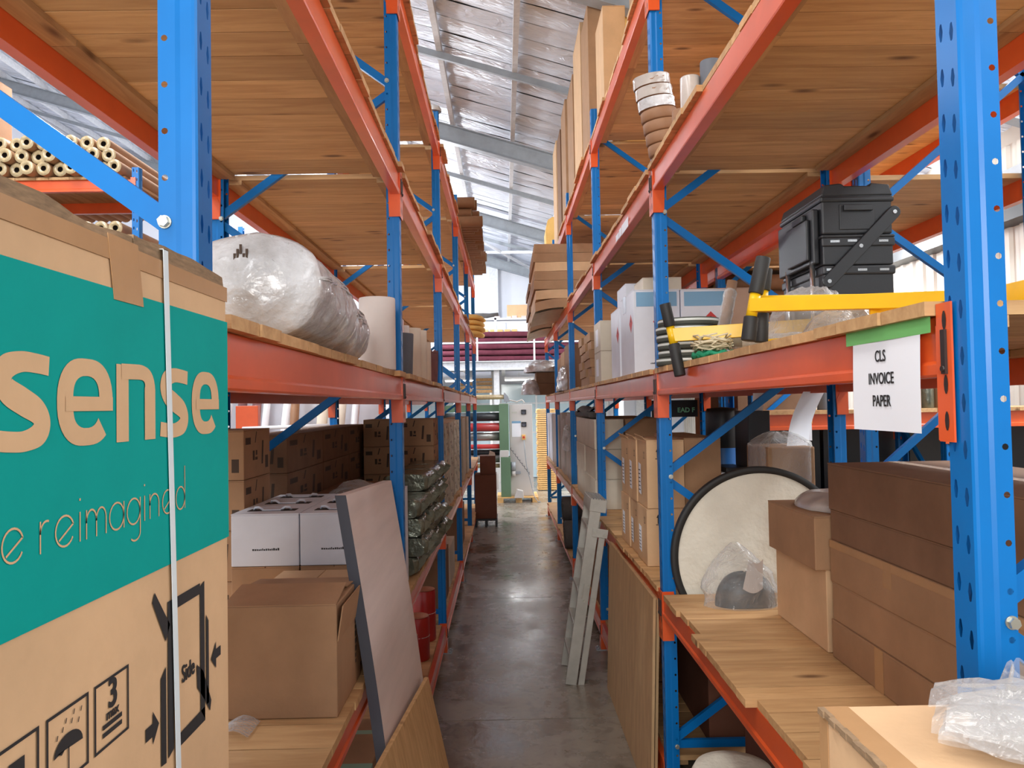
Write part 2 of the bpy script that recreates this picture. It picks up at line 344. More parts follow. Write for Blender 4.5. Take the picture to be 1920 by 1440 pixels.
def rack(side, label, levels, PY=PY, c=None):
    if c is None: c = CL if side == 'L' else CR
    s = 1 if side == 'R' else -1
    R = thing('pallet_rack', label, 'pallet rack', (0, 0, 0))
    nodes_f = [.37, 1.84, 3.31, 4.78] if side == 'R' else [1.1, 2.57, 4.04]
    nodes_b = [1.1, 2.57, 4.04] if side == 'R' else [.37, 1.84, 3.31, 4.78]
    for i, y in enumerate(PY):
        for back in (0, 1):
            o = obj('upright', UP, R); x = c+(s*D if back else 0); o.location = (x, y, .008)
            if (s > 0) == bool(back): o.rotation_euler = (0, 0, pi)
            f = obj('foot_plate', FP, R); f.location = (x, y, 0)
            if (s > 0) == bool(back): f.rotation_euler = (0, 0, pi)
        zs = sorted([(z, 1) for z in nodes_f]+[(z, 0) for z in nodes_b])
        for (a, fa), (b, fb) in zip(zs[:-1], zs[1:]): brace(R, side, c, y, a+.03, b-.03, bool(fa))
        for z in (.37, 4.78): brace(R, side, c, y+.0, z-.0, z, True)
        for z, fr in zs:
            for dd in ([.058] if fr else [D-.058]):
                bo = obj('bolt', BOLT, R); bo.location = (c+s*dd, y-.0430, z+(.03 if fr and side == 'L' else 0))
    for i in range(len(PY)-1):
        y0, y1 = PY[i]+.047, PY[i+1]-.047
        for lv in levels:
            if lv == '0' and i < 1: continue
            z = LV[lv]; L = round(y1-y0, 4)
            if L not in BM: BM[L] = beam_mesh(L)
            for back in (0, 1):
                b = obj('beam', BM[L], R); x = c+(s*D if back else 0)
                flip = (s > 0) == bool(back)
                b.location = (x, y1 if flip else y0, z)
                if flip: b.rotation_euler = (0, 0, pi)
                for e, yy in ((-1, y0), (1, y1)):
                    sg = e if not flip else -e
                    k = obj('connector', CN[sg], b); k.location = (0, 0 if (e < 0) != flip else L, 0)
                    if not back and i < 2: pn = obj('locking_pin', PN[sg], b); pn.location = k.location; hn = stuff(obj('slot_hole', HN[sg], b)); hn.location = k.location
    return R
rack_left = rack('L', 'run of blue and orange pallet racking along the left side of the aisle', '0LMUT', PYL)
rack_right = rack('R', 'run of blue and orange pallet racking along the right side of the aisle', '0LMUT')

# ------------------------------------------------------------ plank decks lying on the beams
PLW = [.115, .135, .155, .18, .215]
def plank_mesh(w, L, t=.028): return MB().box(-L/2, L/2, 0, w-.006, 0, t).mesh('plank', 'pine')
PLM = {w: plank_mesh(w, 1.08) for w in PLW}
rnd = random.Random(5)
LVN = {'0': 'floor level', 'L': 'first level', 'M': 'second level', 'U': 'third level', 'T': 'top level'}
BAYN = ['nearest bay', 'second bay', 'third bay', 'fourth bay', 'farthest bay']
DT = .0292
def deck(side, i, lv):
    c = CL if side == 'L' else CR; s = 1 if side == 'R' else -1; xc = c+s*D/2
    y0, y1 = (PYL if side == 'L' else PY)[i]+.055, PY[i+1]-.055; z = LV[lv]
    if (side, i, lv) == ('R', 0, 'L'): y1 = 4.185
    t = thing('plank_deck', 'pine plank deck on the %s of the %s rack, %s' % (LVN[lv], {'L': 'left', 'R': 'right'}[side], BAYN[i]), 'shelf deck', (xc, y0, z), 0, 'plank decks of the pallet racks')
    y = 0; L = y1-y0; mbs = MB(); sh = 0.0; left = 0
    while y < L-.06:
        w = rnd.choice(PLW)
        if y+w > L: w = min(PLW, key=lambda q: abs(q-(L-y)))
        if left == 0: sh = rnd.uniform(-.018, .022); left = rnd.randint(2, 6)
        left -= 1
        if i < 3:
            o = obj('plank', PLM[w], t); o.location = (sh+rnd.uniform(-.004, .004), y, rnd.uniform(0, .0012))
            if lv == '0': o.scale.x = .9; o.location.x = 0
        else: mbs.box(-.54+sh, .54+sh, y, y+w-.004, 0, .028)
        y += w
    if i >= 3: stuff(mbs.build('planks', 'pine', t))
    for e in (-1, 1):
        for a, b in ((.0, L*.42), (L*.42+.004, L)):
            MB().box(e*(D/2-.048-.045)-.045, e*(D/2-.048-.045)+.045, a, b, -.024, -.0005).build('batten', 'pine_y', t)
    return t
for side in 'LR':
    for i in range(5):
        for lv in '0LMUT':
            if lv == '0' and i == 0: continue
            deck(side, i, lv)
# ------------------------------------------------------------ more materials
mat('kraft', (172, 134, 101), .75, var=.14, vscale=5, bump=.06, bscale=90, spec=.25)
mat('kraft_light', (216, 178, 138), .75, var=.10, vscale=6, bump=.05, bscale=90, spec=.25)
mat('kraft_dark', (138, 104, 80), .78, var=.15, vscale=5, spec=.2)
mat('kraft_mauve', (190, 160, 140), .75, var=.1, vscale=4, spec=.25)
mat('kraft_maroon', (112, 72, 56), .75, var=.12, vscale=4, spec=.25)
mat('white_card', (218, 221, 230), .6, var=.07, vscale=4, spec=.3)
mat('cream_card', (212, 202, 184), .65, var=.10, vscale=4, spec=.3)
mat('grey_card', (178, 166, 158), .65, var=.12, vscale=4, spec=.3)
mat('corrugate', (150, 122, 92), .85, var=.35, vscale=40, stretch=(1, 1, 6))
mat('tape', (186, 144, 102), .25, var=.1, spec=.5)
mat('tape_clear', (205, 175, 135), .15, alpha=.55)
mat('tape_grey', (176, 182, 190), .2)
mat('teal_print', (0, 158, 150), .75, var=.06, vscale=7, spec=.15)
mat('ink', (34, 32, 34), .7)
mat('ink_soft', (74, 58, 46), .8)
mat('strap_white', (224, 234, 238), .3)
mat('paper', (238, 240, 246), .7)
mat('green_tape', (120, 196, 112), .55)
mat('wrap_white', (220, 220, 222), .24, var=.16, vscale=6, rgb2=(164, 160, 157), coat=.5, bump=1.0, bscale=24)
mat('wrap_dull', (190, 180, 172), .3, var=.2, vscale=8, coat=.5)
mat('plastic_black', (34, 36, 40), .42, bump=.05, bscale=200)
mat('rubber', (38, 38, 38), .6, var=.15)
mat('yellow', (240, 190, 20), .35, var=.08)
mat('chrome', (220, 222, 224), .2, .9)
mat('felt_white', (226, 222, 208), .9, bump=.5, bscale=40, var=.06)
mat('disc_grey', (82, 86, 78), .7, var=.1)
mat('reflect', (214, 220, 214), .35)
mat('hazard_red', (196, 52, 50), .55)
mat('label_blue', (120, 164, 196), .5)
mat('roll_white', (226, 216, 210), .7, var=.05)
mat('roll_cream', (222, 208, 188), .7, var=.06)
mat('roll_grey', (92, 96, 104), .6, var=.08)
mat('roll_pink', (222, 196, 190), .65)
mat('cloth_purple', (132, 92, 92), .9, var=.2, bump=.3)
mat('cloth_maroon', (112, 50, 66), .9, var=.2, bump=.2)
mat('tube_brown', (150, 108, 76), .6, var=.14)
mat('tube_end', (178, 156, 116), .35, var=.25, vscale=30, coat=.4)
mat('bore', (34, 24, 18), .9)
mat('laminate', (236, 222, 216), .5, var=.12, vscale=3, stretch=(1, .25, 3))
mat('laminate_edge', (70, 72, 82), .5)
pine('plywood', (214, 176, 124), (186, 146, 98), (150, 110, 70), 2)
mat('chipboard', (190, 154, 112), .7, var=.18, vscale=18, stretch=(1, 1, .25))
mat('aluminium', (186, 184, 176), .42, .35, var=.12, vscale=12)
mat('silver_film', (120, 124, 108), .2, .4, var=.45, vscale=12, coat=.5, bump=.9, bscale=22)
mat('red_tin', (176, 32, 30), .35, var=.1, coat=.3)
mat('tin_lid', (196, 140, 116), .5)
mat('machine_green', (98, 128, 100), .4)
mat('machine_grey', (204, 200, 196), .4)
mat('roller_red', (170, 50, 50), .35)
mat('roller_steel', (150, 150, 146), .3, .7)
mat('carpet_grey', (84, 80, 78), .95, var=.15, bump=.4)
mat('foam_yellow', (236, 190, 110), .8, var=.08)
mat('net_cream', (216, 204, 172), .8)
mat('net_green', (22, 136, 98), .7)
mat('net_strap', (150, 190, 168), .35)
mat('sign_mint', (150, 240, 200), .5)
mat('drum_blue', (30, 100, 170), .45)
mat('glass_door', (200, 222, 232), .1)
mat('white_paint', (232, 232, 234), .4)
mat('lamp', (255, 255, 248), .4, emit=14)
mat('pine_bright', (232, 186, 120), .6, var=.12)
def clear_film(name, tint, lo, hi, rough=.12):
    m = bpy.data.materials.new(name); m.use_nodes = True; nt = m.node_tree; b = nt.nodes['Principled BSDF']; out = nt.nodes['Material Output']; L = nt.links.new; N = nt.nodes.new
    b.inputs['Base Color'].default_value = lin(*tint); b.inputs['Roughness'].default_value = rough; b.inputs['Specular IOR Level'].default_value = .8
    tc = N('ShaderNodeTexCoord'); n = N('ShaderNodeTexNoise'); n.inputs['Scale'].default_value = 16; n.inputs['Detail'].default_value = 3; n.inputs['Distortion'].default_value = 1.5; L(tc.outputs['Object'], n.inputs['Vector'])
    bp = N('ShaderNodeBump'); bp.inputs['Strength'].default_value = .6; bp.inputs['Distance'].default_value = .02; L(n.outputs['Fac'], bp.inputs['Height']); L(bp.outputs[0], b.inputs['Normal'])
    lw = N('ShaderNodeLayerWeight'); lw.inputs[0].default_value = .4; L(bp.outputs[0], lw.inputs['Normal'])
    r = N('ShaderNodeMapRange'); r.inputs['To Min'].default_value = lo; r.inputs['To Max'].default_value = hi; L(lw.outputs['Facing'], r.inputs[0])
    t = N('ShaderNodeBsdfTransparent'); mx = N('ShaderNodeMixShader'); L(r.outputs[0], mx.inputs[0]); L(t.outputs[0], mx.inputs[1]); L(b.outputs[0], mx.inputs[2]); L(mx.outputs[0], out.inputs[0])
    MATS[name] = m
clear_film('film_clear', (226, 228, 228), .12, .75)
clear_film('film_milky', (196, 194, 193), .22, .8, .14)
ZL, ZM, ZU, ZT, Z0 = [LV[k]+DT+.001 for k in ('L', 'M', 'U', 'T', '0')]

# ------------------------------------------------------------ generic builders
def carton(name, label, x0, x1, y0, y1, z0, z1, m='kraft', rz=0, seam='y', tape='tape', group=None, cat='carton', flaps=True, bev=.004):
    cx, cy = (x0+x1)/2, (y0+y1)/2; w, d, h = x1-x0, y1-y0, z1-z0
    t = thing(name, label, cat, (cx, cy, z0), rz, group)
    MB().box(-w/2, w/2, -d/2, d/2, 0, h-.005 if flaps else h).build('body', m, t, bev)
    if flaps:
        if seam == 'y':
            for e in (-1, 1): MB().box(min(e*.002, e*w/2), max(e*.002, e*w/2), -d/2, d/2, h-.005, h).build('flap', m, t)
        else:
            for e in (-1, 1): MB().box(-w/2, w/2, min(e*.002, e*d/2), max(e*.002, e*d/2), h-.005, h).build('flap', m, t)
    if tape:
        tp = MB(); q = .024; k = min(.07, h*.4)
        if seam == 'y':
            tp.box(-q, q, -d/2-.001, d/2+.001, h-.0005, h+.0008); tp.box(-q, q, -d/2-.0014, -d/2+.0005, h-k, h); tp.box(-q, q, d/2-.0005, d/2+.0014, h-k, h)
        else:
            tp.box(-w/2-.001, w/2+.001, -q, q, h-.0005, h+.0008); tp.box(-w/2-.0014, -w/2+.0005, -q, q, h-k, h); tp.box(w/2-.0005, w/2+.0014, -q, q, h-k, h)
        tp.build('packing_tape', tape, t)
    return t
def fade(p): return p
def lumpy(fn, amp, fr, seed=0, ridged=True):
    def g(u, v):
        p = Vector(fn(u, v)); q = p*fr+Vector((seed*7.3, seed*3.1, 0)); n = noise.noise(q)
        n2 = 1-abs(noise.noise(q*2.3+Vector((3, 5, 1))))*2 if ridged else noise.noise(q*2.1)
        d = Vector((noise.noise(q+Vector((11, 0, 0))), noise.noise(q+Vector((0, 13, 0))), noise.noise(q+Vector((0, 0, 17)))))
        return tuple(p+d*(amp*.8)+(p-Vector(fn(.5, .5))).normalized()*(amp*.5*n2+amp*.4*n))
    return g
def roll_upright(name, label, x, y, z, r, h, m, core='bore', tilt=(0, 0), group=None, n=28, cat='roll', inner=.35):
    t = thing(name, label, cat, (x, y, z), 0, group); t.rotation_euler = (tilt[0], tilt[1], 0)
    MB().lathe([(r*inner, h), (r*.97, h), (r, h-.006), (r, .004), (r*.98, 0), (r*inner, 0)], n).build('sheet_roll', m, t)
    MB().lathe([(r*inner, .0), (r*inner, h+.002), (r*inner*.8, h+.002), (r*inner*.8, 0)], 18).build('core', 'tube_brown', t)
    return t
def flat(name, pts, m, parent, thick=.0008, nrm=(1, 0, 0)):
    # thin printed patch: list of 3-D corner points (planar), given a hair of thickness along nrm
    n = Vector(nrm)*thick; k = len(pts); mb = MB(); P = [Vector(p) for p in pts]
    mb.add(P+[p+n for p in P], [tuple(range(k)), tuple(range(k, 2*k))]+[(i, (i+1) % k, k+(i+1) % k, k+i) for i in range(k)])
    return mb.build(name, m, parent)
def faint_line(parent, M, w, h, m='ink'):
    # a printed line too small to read: short dashes of uneven height
    mb = MB(); x = -w/2; r = random.Random(int(w*1000))
    while x < w/2:
        q = h*r.uniform(.35, .7); hh = h*r.uniform(.5, 1); mb.add([M @ Vector(p) for p in ((x, 0, 0), (x+q, 0, 0), (x+q, hh, 0), (x, hh, 0))], [(0, 1, 2, 3)]); x += q+h*.2
    return stuff(mb.build('faint_print', m, parent))
def up_arrow(parent, M, s=1.0, m='ink'):
    mb = MB(); z = .0006
    def pol(q): mb.add([M @ Vector((a*s, b*s, z)) for a, b in q], [tuple(range(len(q)))])
    for c in (-.02, .02):
        pol([(c-.0035, 0), (c+.0035, 0), (c+.0035, .04), (c-.0035, .04)]); pol([(c-.011, .038), (c+.011, .038), (c, .06)])
    pol([(-.034, -.008), (.034, -.008), (.034, -.003), (-.034, -.003)])
    return stuff(mb.build('arrow_print', m, parent))

# ------------------------------------------------------------ left foreground: printed appliance carton on a stack
BX, BY0, BY1, BZ0, BZ1 = -.465, .30, 1.305, 1.42, 2.468
ac = thing('appliance_carton', 'large kraft carton with wide teal printed band and white strap, at left foreground', 'carton', (0, 0, 0))
def wob(y): return .006*noise.noise((y*4, 1, 2))+.004*noise.noise((y*13, 5, 2))
mb = MB()
def facefn(u, v):
    y = BY0+(BY1-BY0)*u; z = BZ0+(BZ1-BZ0)*v
    return (BX+.0015*noise.noise((y*6, z*6, 0)), y, z)
bodyo = MB().box(BX-.55, BX, BY0, BY1, BZ0, BZ1-.012).build('body', 'kraft_light', ac, .006)  # unseen depth enlarged to block light from the left shelves
# top flaps, their torn double-wall edges standing a little proud
for k, (ya, yb, lift) in enumerate(((BY0, .98, .012), (.985, BY1-.004, .008))):
    f = MB(); N_ = 22; pts = []
    for i in range(N_+1):
        y = ya+(yb-ya)*i/N_; zt = BZ1+lift*(.25+.75*abs(sin(3.1*y+1.3*k)))+wob(y)
        pts.append((y, zt))
    v = []; fc = []
    for (y, zt) in pts: v += [(BX-.002+wob(y)*.6, y, BZ1-.016), (BX-.004+wob(y), y, zt), (BX-.25, y, zt+.004), (BX-.25, y, BZ1-.016)]
    for i in range(N_):
        for a, b in ((0, 1), (1, 2), (2, 3), (3, 0)): fc.append((i*4+a, i*4+b, i*4+4+b, i*4+4+a))
    f.add(v, fc+[(0, 1, 2, 3), (N_*4, N_*4+1, N_*4+2, N_*4+3)]); f.build('flap', 'corrugate', ac)
X1 = BX+.0006
flat('print_band', [(X1, BY0, 2.0395), (X1, BY1-.001, 2.0395), (X1, BY1-.001, 2.398), (X1, BY0, 2.398)], 'teal_print', ac)
FX = face_frame((X1+.001, 0, 0), (0, 1, 0))
def FXat(y, z, dx=.001): return face_frame((X1+dx, y, z), (0, 1, 0))
# brown packing tape over the top edge and one band down the face
flat('packing_tape', [(X1, BY0, 2.432), (X1, BY1-.001, 2.432), (X1, BY1-.001, 2.456), (X1, BY0, 2.456)], 'tape', ac)
flat('packing_tape', [(X1+.001, .925, 2.385), (X1+.001, 1.0, 2.385), (X1+.001, .985, 2.462), (X1+.001, .91, 2.462)], 'tape', ac)
# letters cut as strokes: big rounded lower-case word
def stroke(mb, pts, w, M, z=.0):
    # flat ribbon of even width along a polyline in the face plane
    P = [Vector((a, b)) for a, b in pts]; Lp, Rp = [], []
    for i, p in enumerate(P):
        d = (P[min(i+1, len(P)-1)]-P[max(i-1, 0)]).normalized(); n = Vector((-d.y, d.x)); ww = w(i/(len(P)-1)) if callable(w) else w
        a_, b_ = p+n*ww/2, p-n*ww/2
        if i and (a_-Lp[-1]).dot(d) < 0: a_ = Lp[-1]
        if i and (b_-Rp[-1]).dot(d) < 0: b_ = Rp[-1]
        Lp.append(a_); Rp.append(b_)
    v = [M @ Vector((q.x, q.y, z)) for q in Lp]+[M @ Vector((q.x, q.y, z)) for q in Rp]; n = len(P)
    mb.add(v, [(i, i+1, n+i+1, n+i) for i in range(n-1)])
def arcp(cx, cy, rx, ry, a0, a1, n=20): return [(cx+rx*cos(radians(a0+(a1-a0)*i/n)), cy+ry*sin(radians(a0+(a1-a0)*i/n))) for i in range(n+1)]
def sup(cx, cy, rx, ry, a0, a1, n=26, e=.8):
    o = []
    for i in range(n+1):
        t = radians(a0+(a1-a0)*i/n); c, s_ = cos(t), sin(t)
        o.append((cx+rx*math.copysign(abs(c)**e, c), cy+ry*math.copysign(abs(s_)**e, s_)))
    return o
H_ = .096; wv, wh = .030, .019
def letter_e(M, w):
    mb = MB(); rx = w/2-wv/2; ry = H_/2-wh/2
    thick = lambda t: wh+(wv-wh)*abs(sin(pi*2*(t*.86+.0)))**1.0
    body = sup(w/2, H_/2, rx, ry, 0, 318, 36)
    stroke(mb, body, lambda t: wh+(wv-wh)*abs(cos(radians(318*t)))**1.5, M, 0)
    stroke(mb, [(wv*.5, H_/2-.002), (w-.0005, H_/2-.002)], .016, M, .0005)
    return mb
def spline(K, n=14):
    o = []
    for i in range(len(K)-1):
        p0 = Vector(K[max(i-1, 0)]); p1 = Vector(K[i]); p2 = Vector(K[i+1]); p3 = Vector(K[min(i+2, len(K)-1)])
        for j in range(n):
            t = j/n; o.append(tuple(.5*((2*p1)+(p2-p0)*t+(2*p0-5*p1+4*p2-p3)*t*t+(3*p1-p0-3*p2+p3)*t**3)))
    return o+[tuple(K[-1])]
def letter_s(M, w):
    mb = MB(); h = H_
    K = [(w*.93, h*.875), (w*.72, h*.895), (w*.48, h*.90), (w*.26, h*.84), (w*.185, h*.72), (w*.27, h*.60), (w*.50, h*.50), (w*.73, h*.40), (w*.815, h*.28), (w*.74, h*.16), (w*.52, h*.10), (w*.28, h*.105), (w*.05, h*.13)]
    def wd(t):
        q = abs(t-.5)*2
        return .0195+.0085*math.exp(-((q-.0)/.33)**2)+.006*math.exp(-((q-.42)/.16)**2)
    stroke(mb, spline(K), wd, M, 0)
    return mb
def letter_n(M, w):
    mb = MB()
    stroke(mb, [(wv/2, 0), (wv/2, H_-.002)], wv, M, 0)
    M = M @ Matrix.Translation((0, 0, .0004)); stroke(mb, [(wv*.4, H_-wh/2-.001), (w*.55, H_-wh/2)]+sup(w*.55, H_-wh/2-.022, w*.45-wv/2, .022, 90, 0, 10)[1:]+[(w-wv/2, 0)], lambda t: wh+(wv-wh)*min(1, max(0, (t-.3)*1.6)), M, 0)
    return mb
for fnl, y0, w in ((letter_s, .700, .099), (letter_e, .806, .114), (letter_n, .929, .102), (letter_s, 1.042, .102), (letter_e, 1.152, .108)):
    fnl(FXat(y0, 2.214, .0016), w).build('printed_letter', 'kraft_light', ac)
# thin line slogan
TH = .0022
def thin(ch, y0, w, xh=.032):
    mb = MB(); M = FXat(y0, 2.1105, .0016); b = 0
    ell = lambda a0, a1, cx=w/2, rx=w/2: arcp(cx, xh/2, rx, xh/2, a0, a1)
    if ch == 'e': stroke(mb, ell(20, 330), TH, M); stroke(mb, [(w*.18, xh*.22), (w*.97, xh*.68)], TH, M)
    if ch == 'r': stroke(mb, [(0, 0), (0, xh)], TH, M); stroke(mb, [(0, xh*.6)]+arcp(w*.6, xh*.62, w*.6, xh*.36, 180, 70, 8), TH, M)
    if ch == 'i': stroke(mb, [(0, 0), (0, xh)], TH, M); stroke(mb, [(0, xh*1.38), (0, xh*1.46)], TH*1.3, M)
    if ch in 'nm':
        k = 2 if ch == 'm' else 1; ww = w/k
        stroke(mb, [(0, 0), (0, xh)], TH, M)
        for j in range(k): stroke(mb, [(j*ww, xh*.55)]+arcp(j*ww+ww/2, xh*.6, ww/2, xh*.38, 180, 0, 10)+[((j+1)*ww, 0)], TH, M)
    if ch in 'agd':
        stroke(mb, arcp(w/2, xh/2, w/2, xh/2, 0, 360), TH, M)
        top = xh*1.9 if ch == 'd' else xh; bot = -xh*.35 if ch == 'g' else 0
        stroke(mb, [(w, top), (w, bot)]+(arcp(w*.6, bot, w*.4, xh*.3, 0, -140, 8) if ch == 'g' else []), TH, M)
    mb.build('printed_letter', 'kraft_light', ac)
yy = .718
for ch, w, gap in (('e', .032, .027), ('r', .018, .008), ('e', .034, .012), ('i', .001, .012), ('m', .042, .008), ('a', .034, .008), ('g', .034, .012), ('i', .001, .014), ('n', .026, .011), ('e', .032, .011), ('d', .030, 0)):
    thin(ch, yy, w); yy += w+gap
# handling marks: three framed pictograms and the side clamp mark
def ring(mb, a0, a1, b0, b1, w, M):
    for q in (((a0, b0), (a1, b0), (a1, b0+w), (a0, b0+w)), ((a0, b1-w), (a1, b1-w), (a1, b1), (a0, b1)), ((a0, b0+w), (a0+w, b0+w), (a0+w, b1-w), (a0, b1-w)), ((a1-w, b0+w), (a1, b0+w), (a1, b1-w), (a1-w, b1-w))):
        mb.add([M @ Vector((x, z, 0)) for x, z in q], [(0, 1, 2, 3)])
def poly(mb, pts, M, z=0.0): mb.add([M @ Vector((x, y, z)) for x, y in pts], [tuple(range(len(pts)))])
M0 = FXat(0, 0, .0008)
for a0 in (.697, .788, .879):
    p = MB(); ring(p, a0, a0+.079, 1.865, 1.943, .0035, M0)
    if a0 == .788:
        poly(p, arcp(a0+.04, 1.897, .027, .018, 0, 180, 12)+[(a0+.033+.0, 1.9), (a0+.027, 1.896), (a0+.019, 1.9)], M0)
        stroke(p, [(a0+.040, 1.9), (a0+.040, 1.874)]+arcp(a0+.035, 1.874, .005, .005, 0, -180, 6), .002, M0)
        for (dx, dz) in ((.018, 1.914), (.028, 1.919), (.034, 1.926), (.045, 1.922), (.049, 1.930), (.058, 1.918), (.063, 1.928)): stroke(p, [(a0+dx, dz), (a0+dx+.002, dz+.005)], .0016, M0)
    if a0 == .879:
        poly(p, [(a0+.018, 1.878), (a0+.062, 1.878), (a0+.062, 1.8835), (a0+.018, 1.8835)], M0); poly(p, [(a0+.018, 1.887), (a0+.062, 1.887), (a0+.062, 1.8925), (a0+.018, 1.8925)], M0)
    if a0 == .697: poly(p, [(a0+.032, 1.88), (a0+.056, 1.88), (a0+.056, 1.925), (a0+.032, 1.925)], M0)
    stuff(p.build('pictogram', 'ink', ac))
textmesh('printed_letter', '3', .046, 'ink', ac, FXat(.920, 1.9075, .0008), .0009)
textmesh('printed_letter', 'max', .017, 'ink', ac, FXat(.919, 1.8955, .0008), .0002)
p = MB(); ring(p, 1.068, 1.196, 1.779, 1.990, .0, M0); p = MB()
for q in (((1.068, 1.779), (1.086, 1.785), (1.086, 1.99), (1.068, 1.99)), ((1.180, 1.80), (1.197, 1.78), (1.197, 1.99), (1.180, 1.985)), ((1.086, 1.974), (1.180, 1.974), (1.180, 1.99), (1.086, 1.99)), ((1.10, 1.779), (1.197, 1.779), (1.197, 1.8), (1.10, 1.797)),
          ((1.046, 1.778), (1.062, 1.776), (1.062, 1.905), (1.046, 1.893)), ((1.203, 1.80), (1.213, 1.80), (1.213, 1.925), (1.203, 1.937)),
          ((1.022, 2.0), (1.029, 2.012), (1.075, 1.958), (1.062, 1.938)), ((1.166, 1.873), (1.19, 1.856), (1.222, 1.80), (1.217, 1.785), (1.203, 1.802), (1.168, 1.838)),
          ((1.002, 1.828), (1.022, 1.828), (1.022, 1.817), (1.040, 1.838), (1.022, 1.86), (1.022, 1.845), (1.002, 1.845)), ((1.263, 1.872), (1.243, 1.872), (1.243, 1.884), (1.222, 1.862), (1.243, 1.842), (1.243, 1.857), (1.263, 1.857))): poly(p, q, M0)
stuff(p.build('clamp_mark', 'ink', ac))
textmesh('printed_letter', 'Side', .034, 'ink', ac, FXat(1.136, 1.864, .0008), .0004, .8)
# plastic strap round the carton
st = MB(); N_ = 40; v = []; fc = []
for i in range(N_+1):
    z = BZ0+(BZ1+.004-BZ0)*i/N_; yc = 1.106-.044*(i/N_)**1.2
    v += [(X1+.0035, yc-.0075, z), (X1+.0035, yc+.0075, z), (X1+.0028, yc+.0075, z), (X1+.0028, yc-.0075, z)]
for i in range(N_):
    for a, b in ((0, 1), (1, 2), (2, 3), (3, 0)): fc.append((i*4+a, i*4+b, i*4+4+b, i*4+4+a))
st.add(v, fc); st.box(BX-.55, X1+.0035, 1.0545, 1.0695, BZ1+.0032, BZ1+.004); st.build('strap', 'strap_white', ac)
carton('carton', 'plain brown carton standing under the teal printed carton', -1.02, -.455, .28, 1.30, 0, 1.418, 'kraft')  # out of view, deepened along with the light-blocking carton above

# ------------------------------------------------------------ left rack, second level: wrapped bundles and rolls
def bundle(name, label, xc, y0, y1, rx, rz_, z, taper, seed):
    t = thing(name, label, 'wrapped bundle', (xc, y0, z))
    def fn(u, v):
        a = 2*pi*u; k = 1-taper*v; e = 1.0
        if v < .08: e = .55+.45*sin(v/.08*pi/2)
        if v > .88: e = .5+.5*cos((v-.88)/.12*pi/2)
        cz = rz_*k
        return (rx*k*e*math.copysign(abs(cos(a))**.9, cos(a)), (y1-y0)*v, max(.004, cz+cz*e*sin(a)))
    def lf(u, v):
        uu = u % 1.0; q = Vector(fn(uu, v)); n = noise.noise((q.x*6+seed, q.y*6, q.z*6)); r = 1-abs(noise.noise((q.x*9, q.y*14+seed, q.z*9)))*2
        c = Vector((0, q.y, rz_)); d = (q-c); d.normalize()
        p = q+d*(.014*n+.011*r); p.z = max(.002, p.z); return tuple(p)
    m = MB(); m.grid(lf, 64, 40)
    for vv in (0.0, 1.0):
        c = Vector((0, (y1-y0)*vv, rz_*(1-taper*vv))); o = len(m.v)
        rg = [lf(i/48, vv) for i in range(48)]; inner = [tuple(Vector(p)*.45+c*.55+Vector((0, (.02 if vv else -.015)+.012*noise.noise((p[0]*20, seed, p[2]*20)), 0))) for p in rg]
        cen = tuple(c+Vector((0, .02 if vv else -.018, 0)))
        m.add(rg+inner+[cen], [(i, (i+1) % 48, 48+(i+1) % 48, 48+i) for i in range(48)]+[(48+i, 48+(i+1) % 48, 96) for i in range(48)], True)
    m.build('stretch_wrap', 'wrap_white', t)
    # loose rope-like pleats of film over the front
    pl = MB(); rr = random.Random(seed)
    for k in range(9):
        a0 = rr.uniform(.2, 2.6); pts = []
        for i in range(9):
            v = i/8; uu = (a0+.5*sin(v*3+k)*.4)/(2*pi); b = Vector(lf(uu % 1, .06+.86*v)); c = Vector((0, b.y, rz_)); pts.append(tuple(c+(b-c)*1.005))
        pl.sweep(pts, .0035, 5)
    stuff(pl.build('film_pleat', 'wrap_white', t))
    return t
b1 = bundle('wrapped_bundle', 'large round bundle in crumpled white stretch film on the left second level', -.69, 2.05, 2.70, .20, .140, ZM, .05, 3)
d_ = MB()
for k in range(5): d_.box(-.02+.008*k, -.014+.008*k, -.004, .0, .20+.012*(k % 3), .225+.012*(k % 3))
stuff(d_.build('scuff_mark', 'ink_soft', b1))
bundle('wrapped_bundle', 'smaller white film bundle behind the large round one on the left second level', -.725, 2.74, 3.42, .175, .150, ZM, .22, 8)
roll_upright('paper_roll', 'broad pale paper roll standing beside the second left post', -.637, 3.93, ZM, .092, .365, 'roll_white')
roll_upright('paper_roll', 'dark grey roll standing just behind the second left post', -.655, 4.88, ZM, .082, .275, 'roll_grey', tilt=(0, radians(2)))
r_ = roll_upright('paper_roll', 'pink-topped narrow roll showing above the dark grey roll', -.71, 5.12, ZM, .055, .39, 'roll_pink')
roll_upright('paper_roll', 'short pale roll peeping out right of the pink-topped roll', -.70, 5.42, ZM, .045, .38, 'roll_white')
roll_upright('paper_roll', 'cream roll next to the dark grey roll', -.665, 5.62, ZM, .07, .38, 'roll_cream')
roll_upright('paper_roll', 'second cream roll from the dark grey roll', -.655, 6.0, ZM, .065, .40, 'roll_cream')
roll_upright('paper_roll', 'third and lowest cream roll, nearest the purple cloth roll', -.655, 6.38, ZM, .06, .34, 'roll_cream')
pc = thing('cloth_roll', 'upright roll of purple brown cloth beside the third left post', 'roll', (-.66, 6.85, ZM))
MB().grid(lambda u, v: ((.075+.012*sin(5*u*2*pi+v*2)*v)*cos(2*pi*u), (.10+.01*sin(4*u*2*pi))*sin(2*pi*u), .30*v+.008*sin(9*u*2*pi)*v), 40, 8).build('cloth', 'cloth_purple', pc)
MB().lathe([(.02, .29), (.07, .292), (.085, .28)], 20).build('cloth_end', 'cloth_purple', pc)

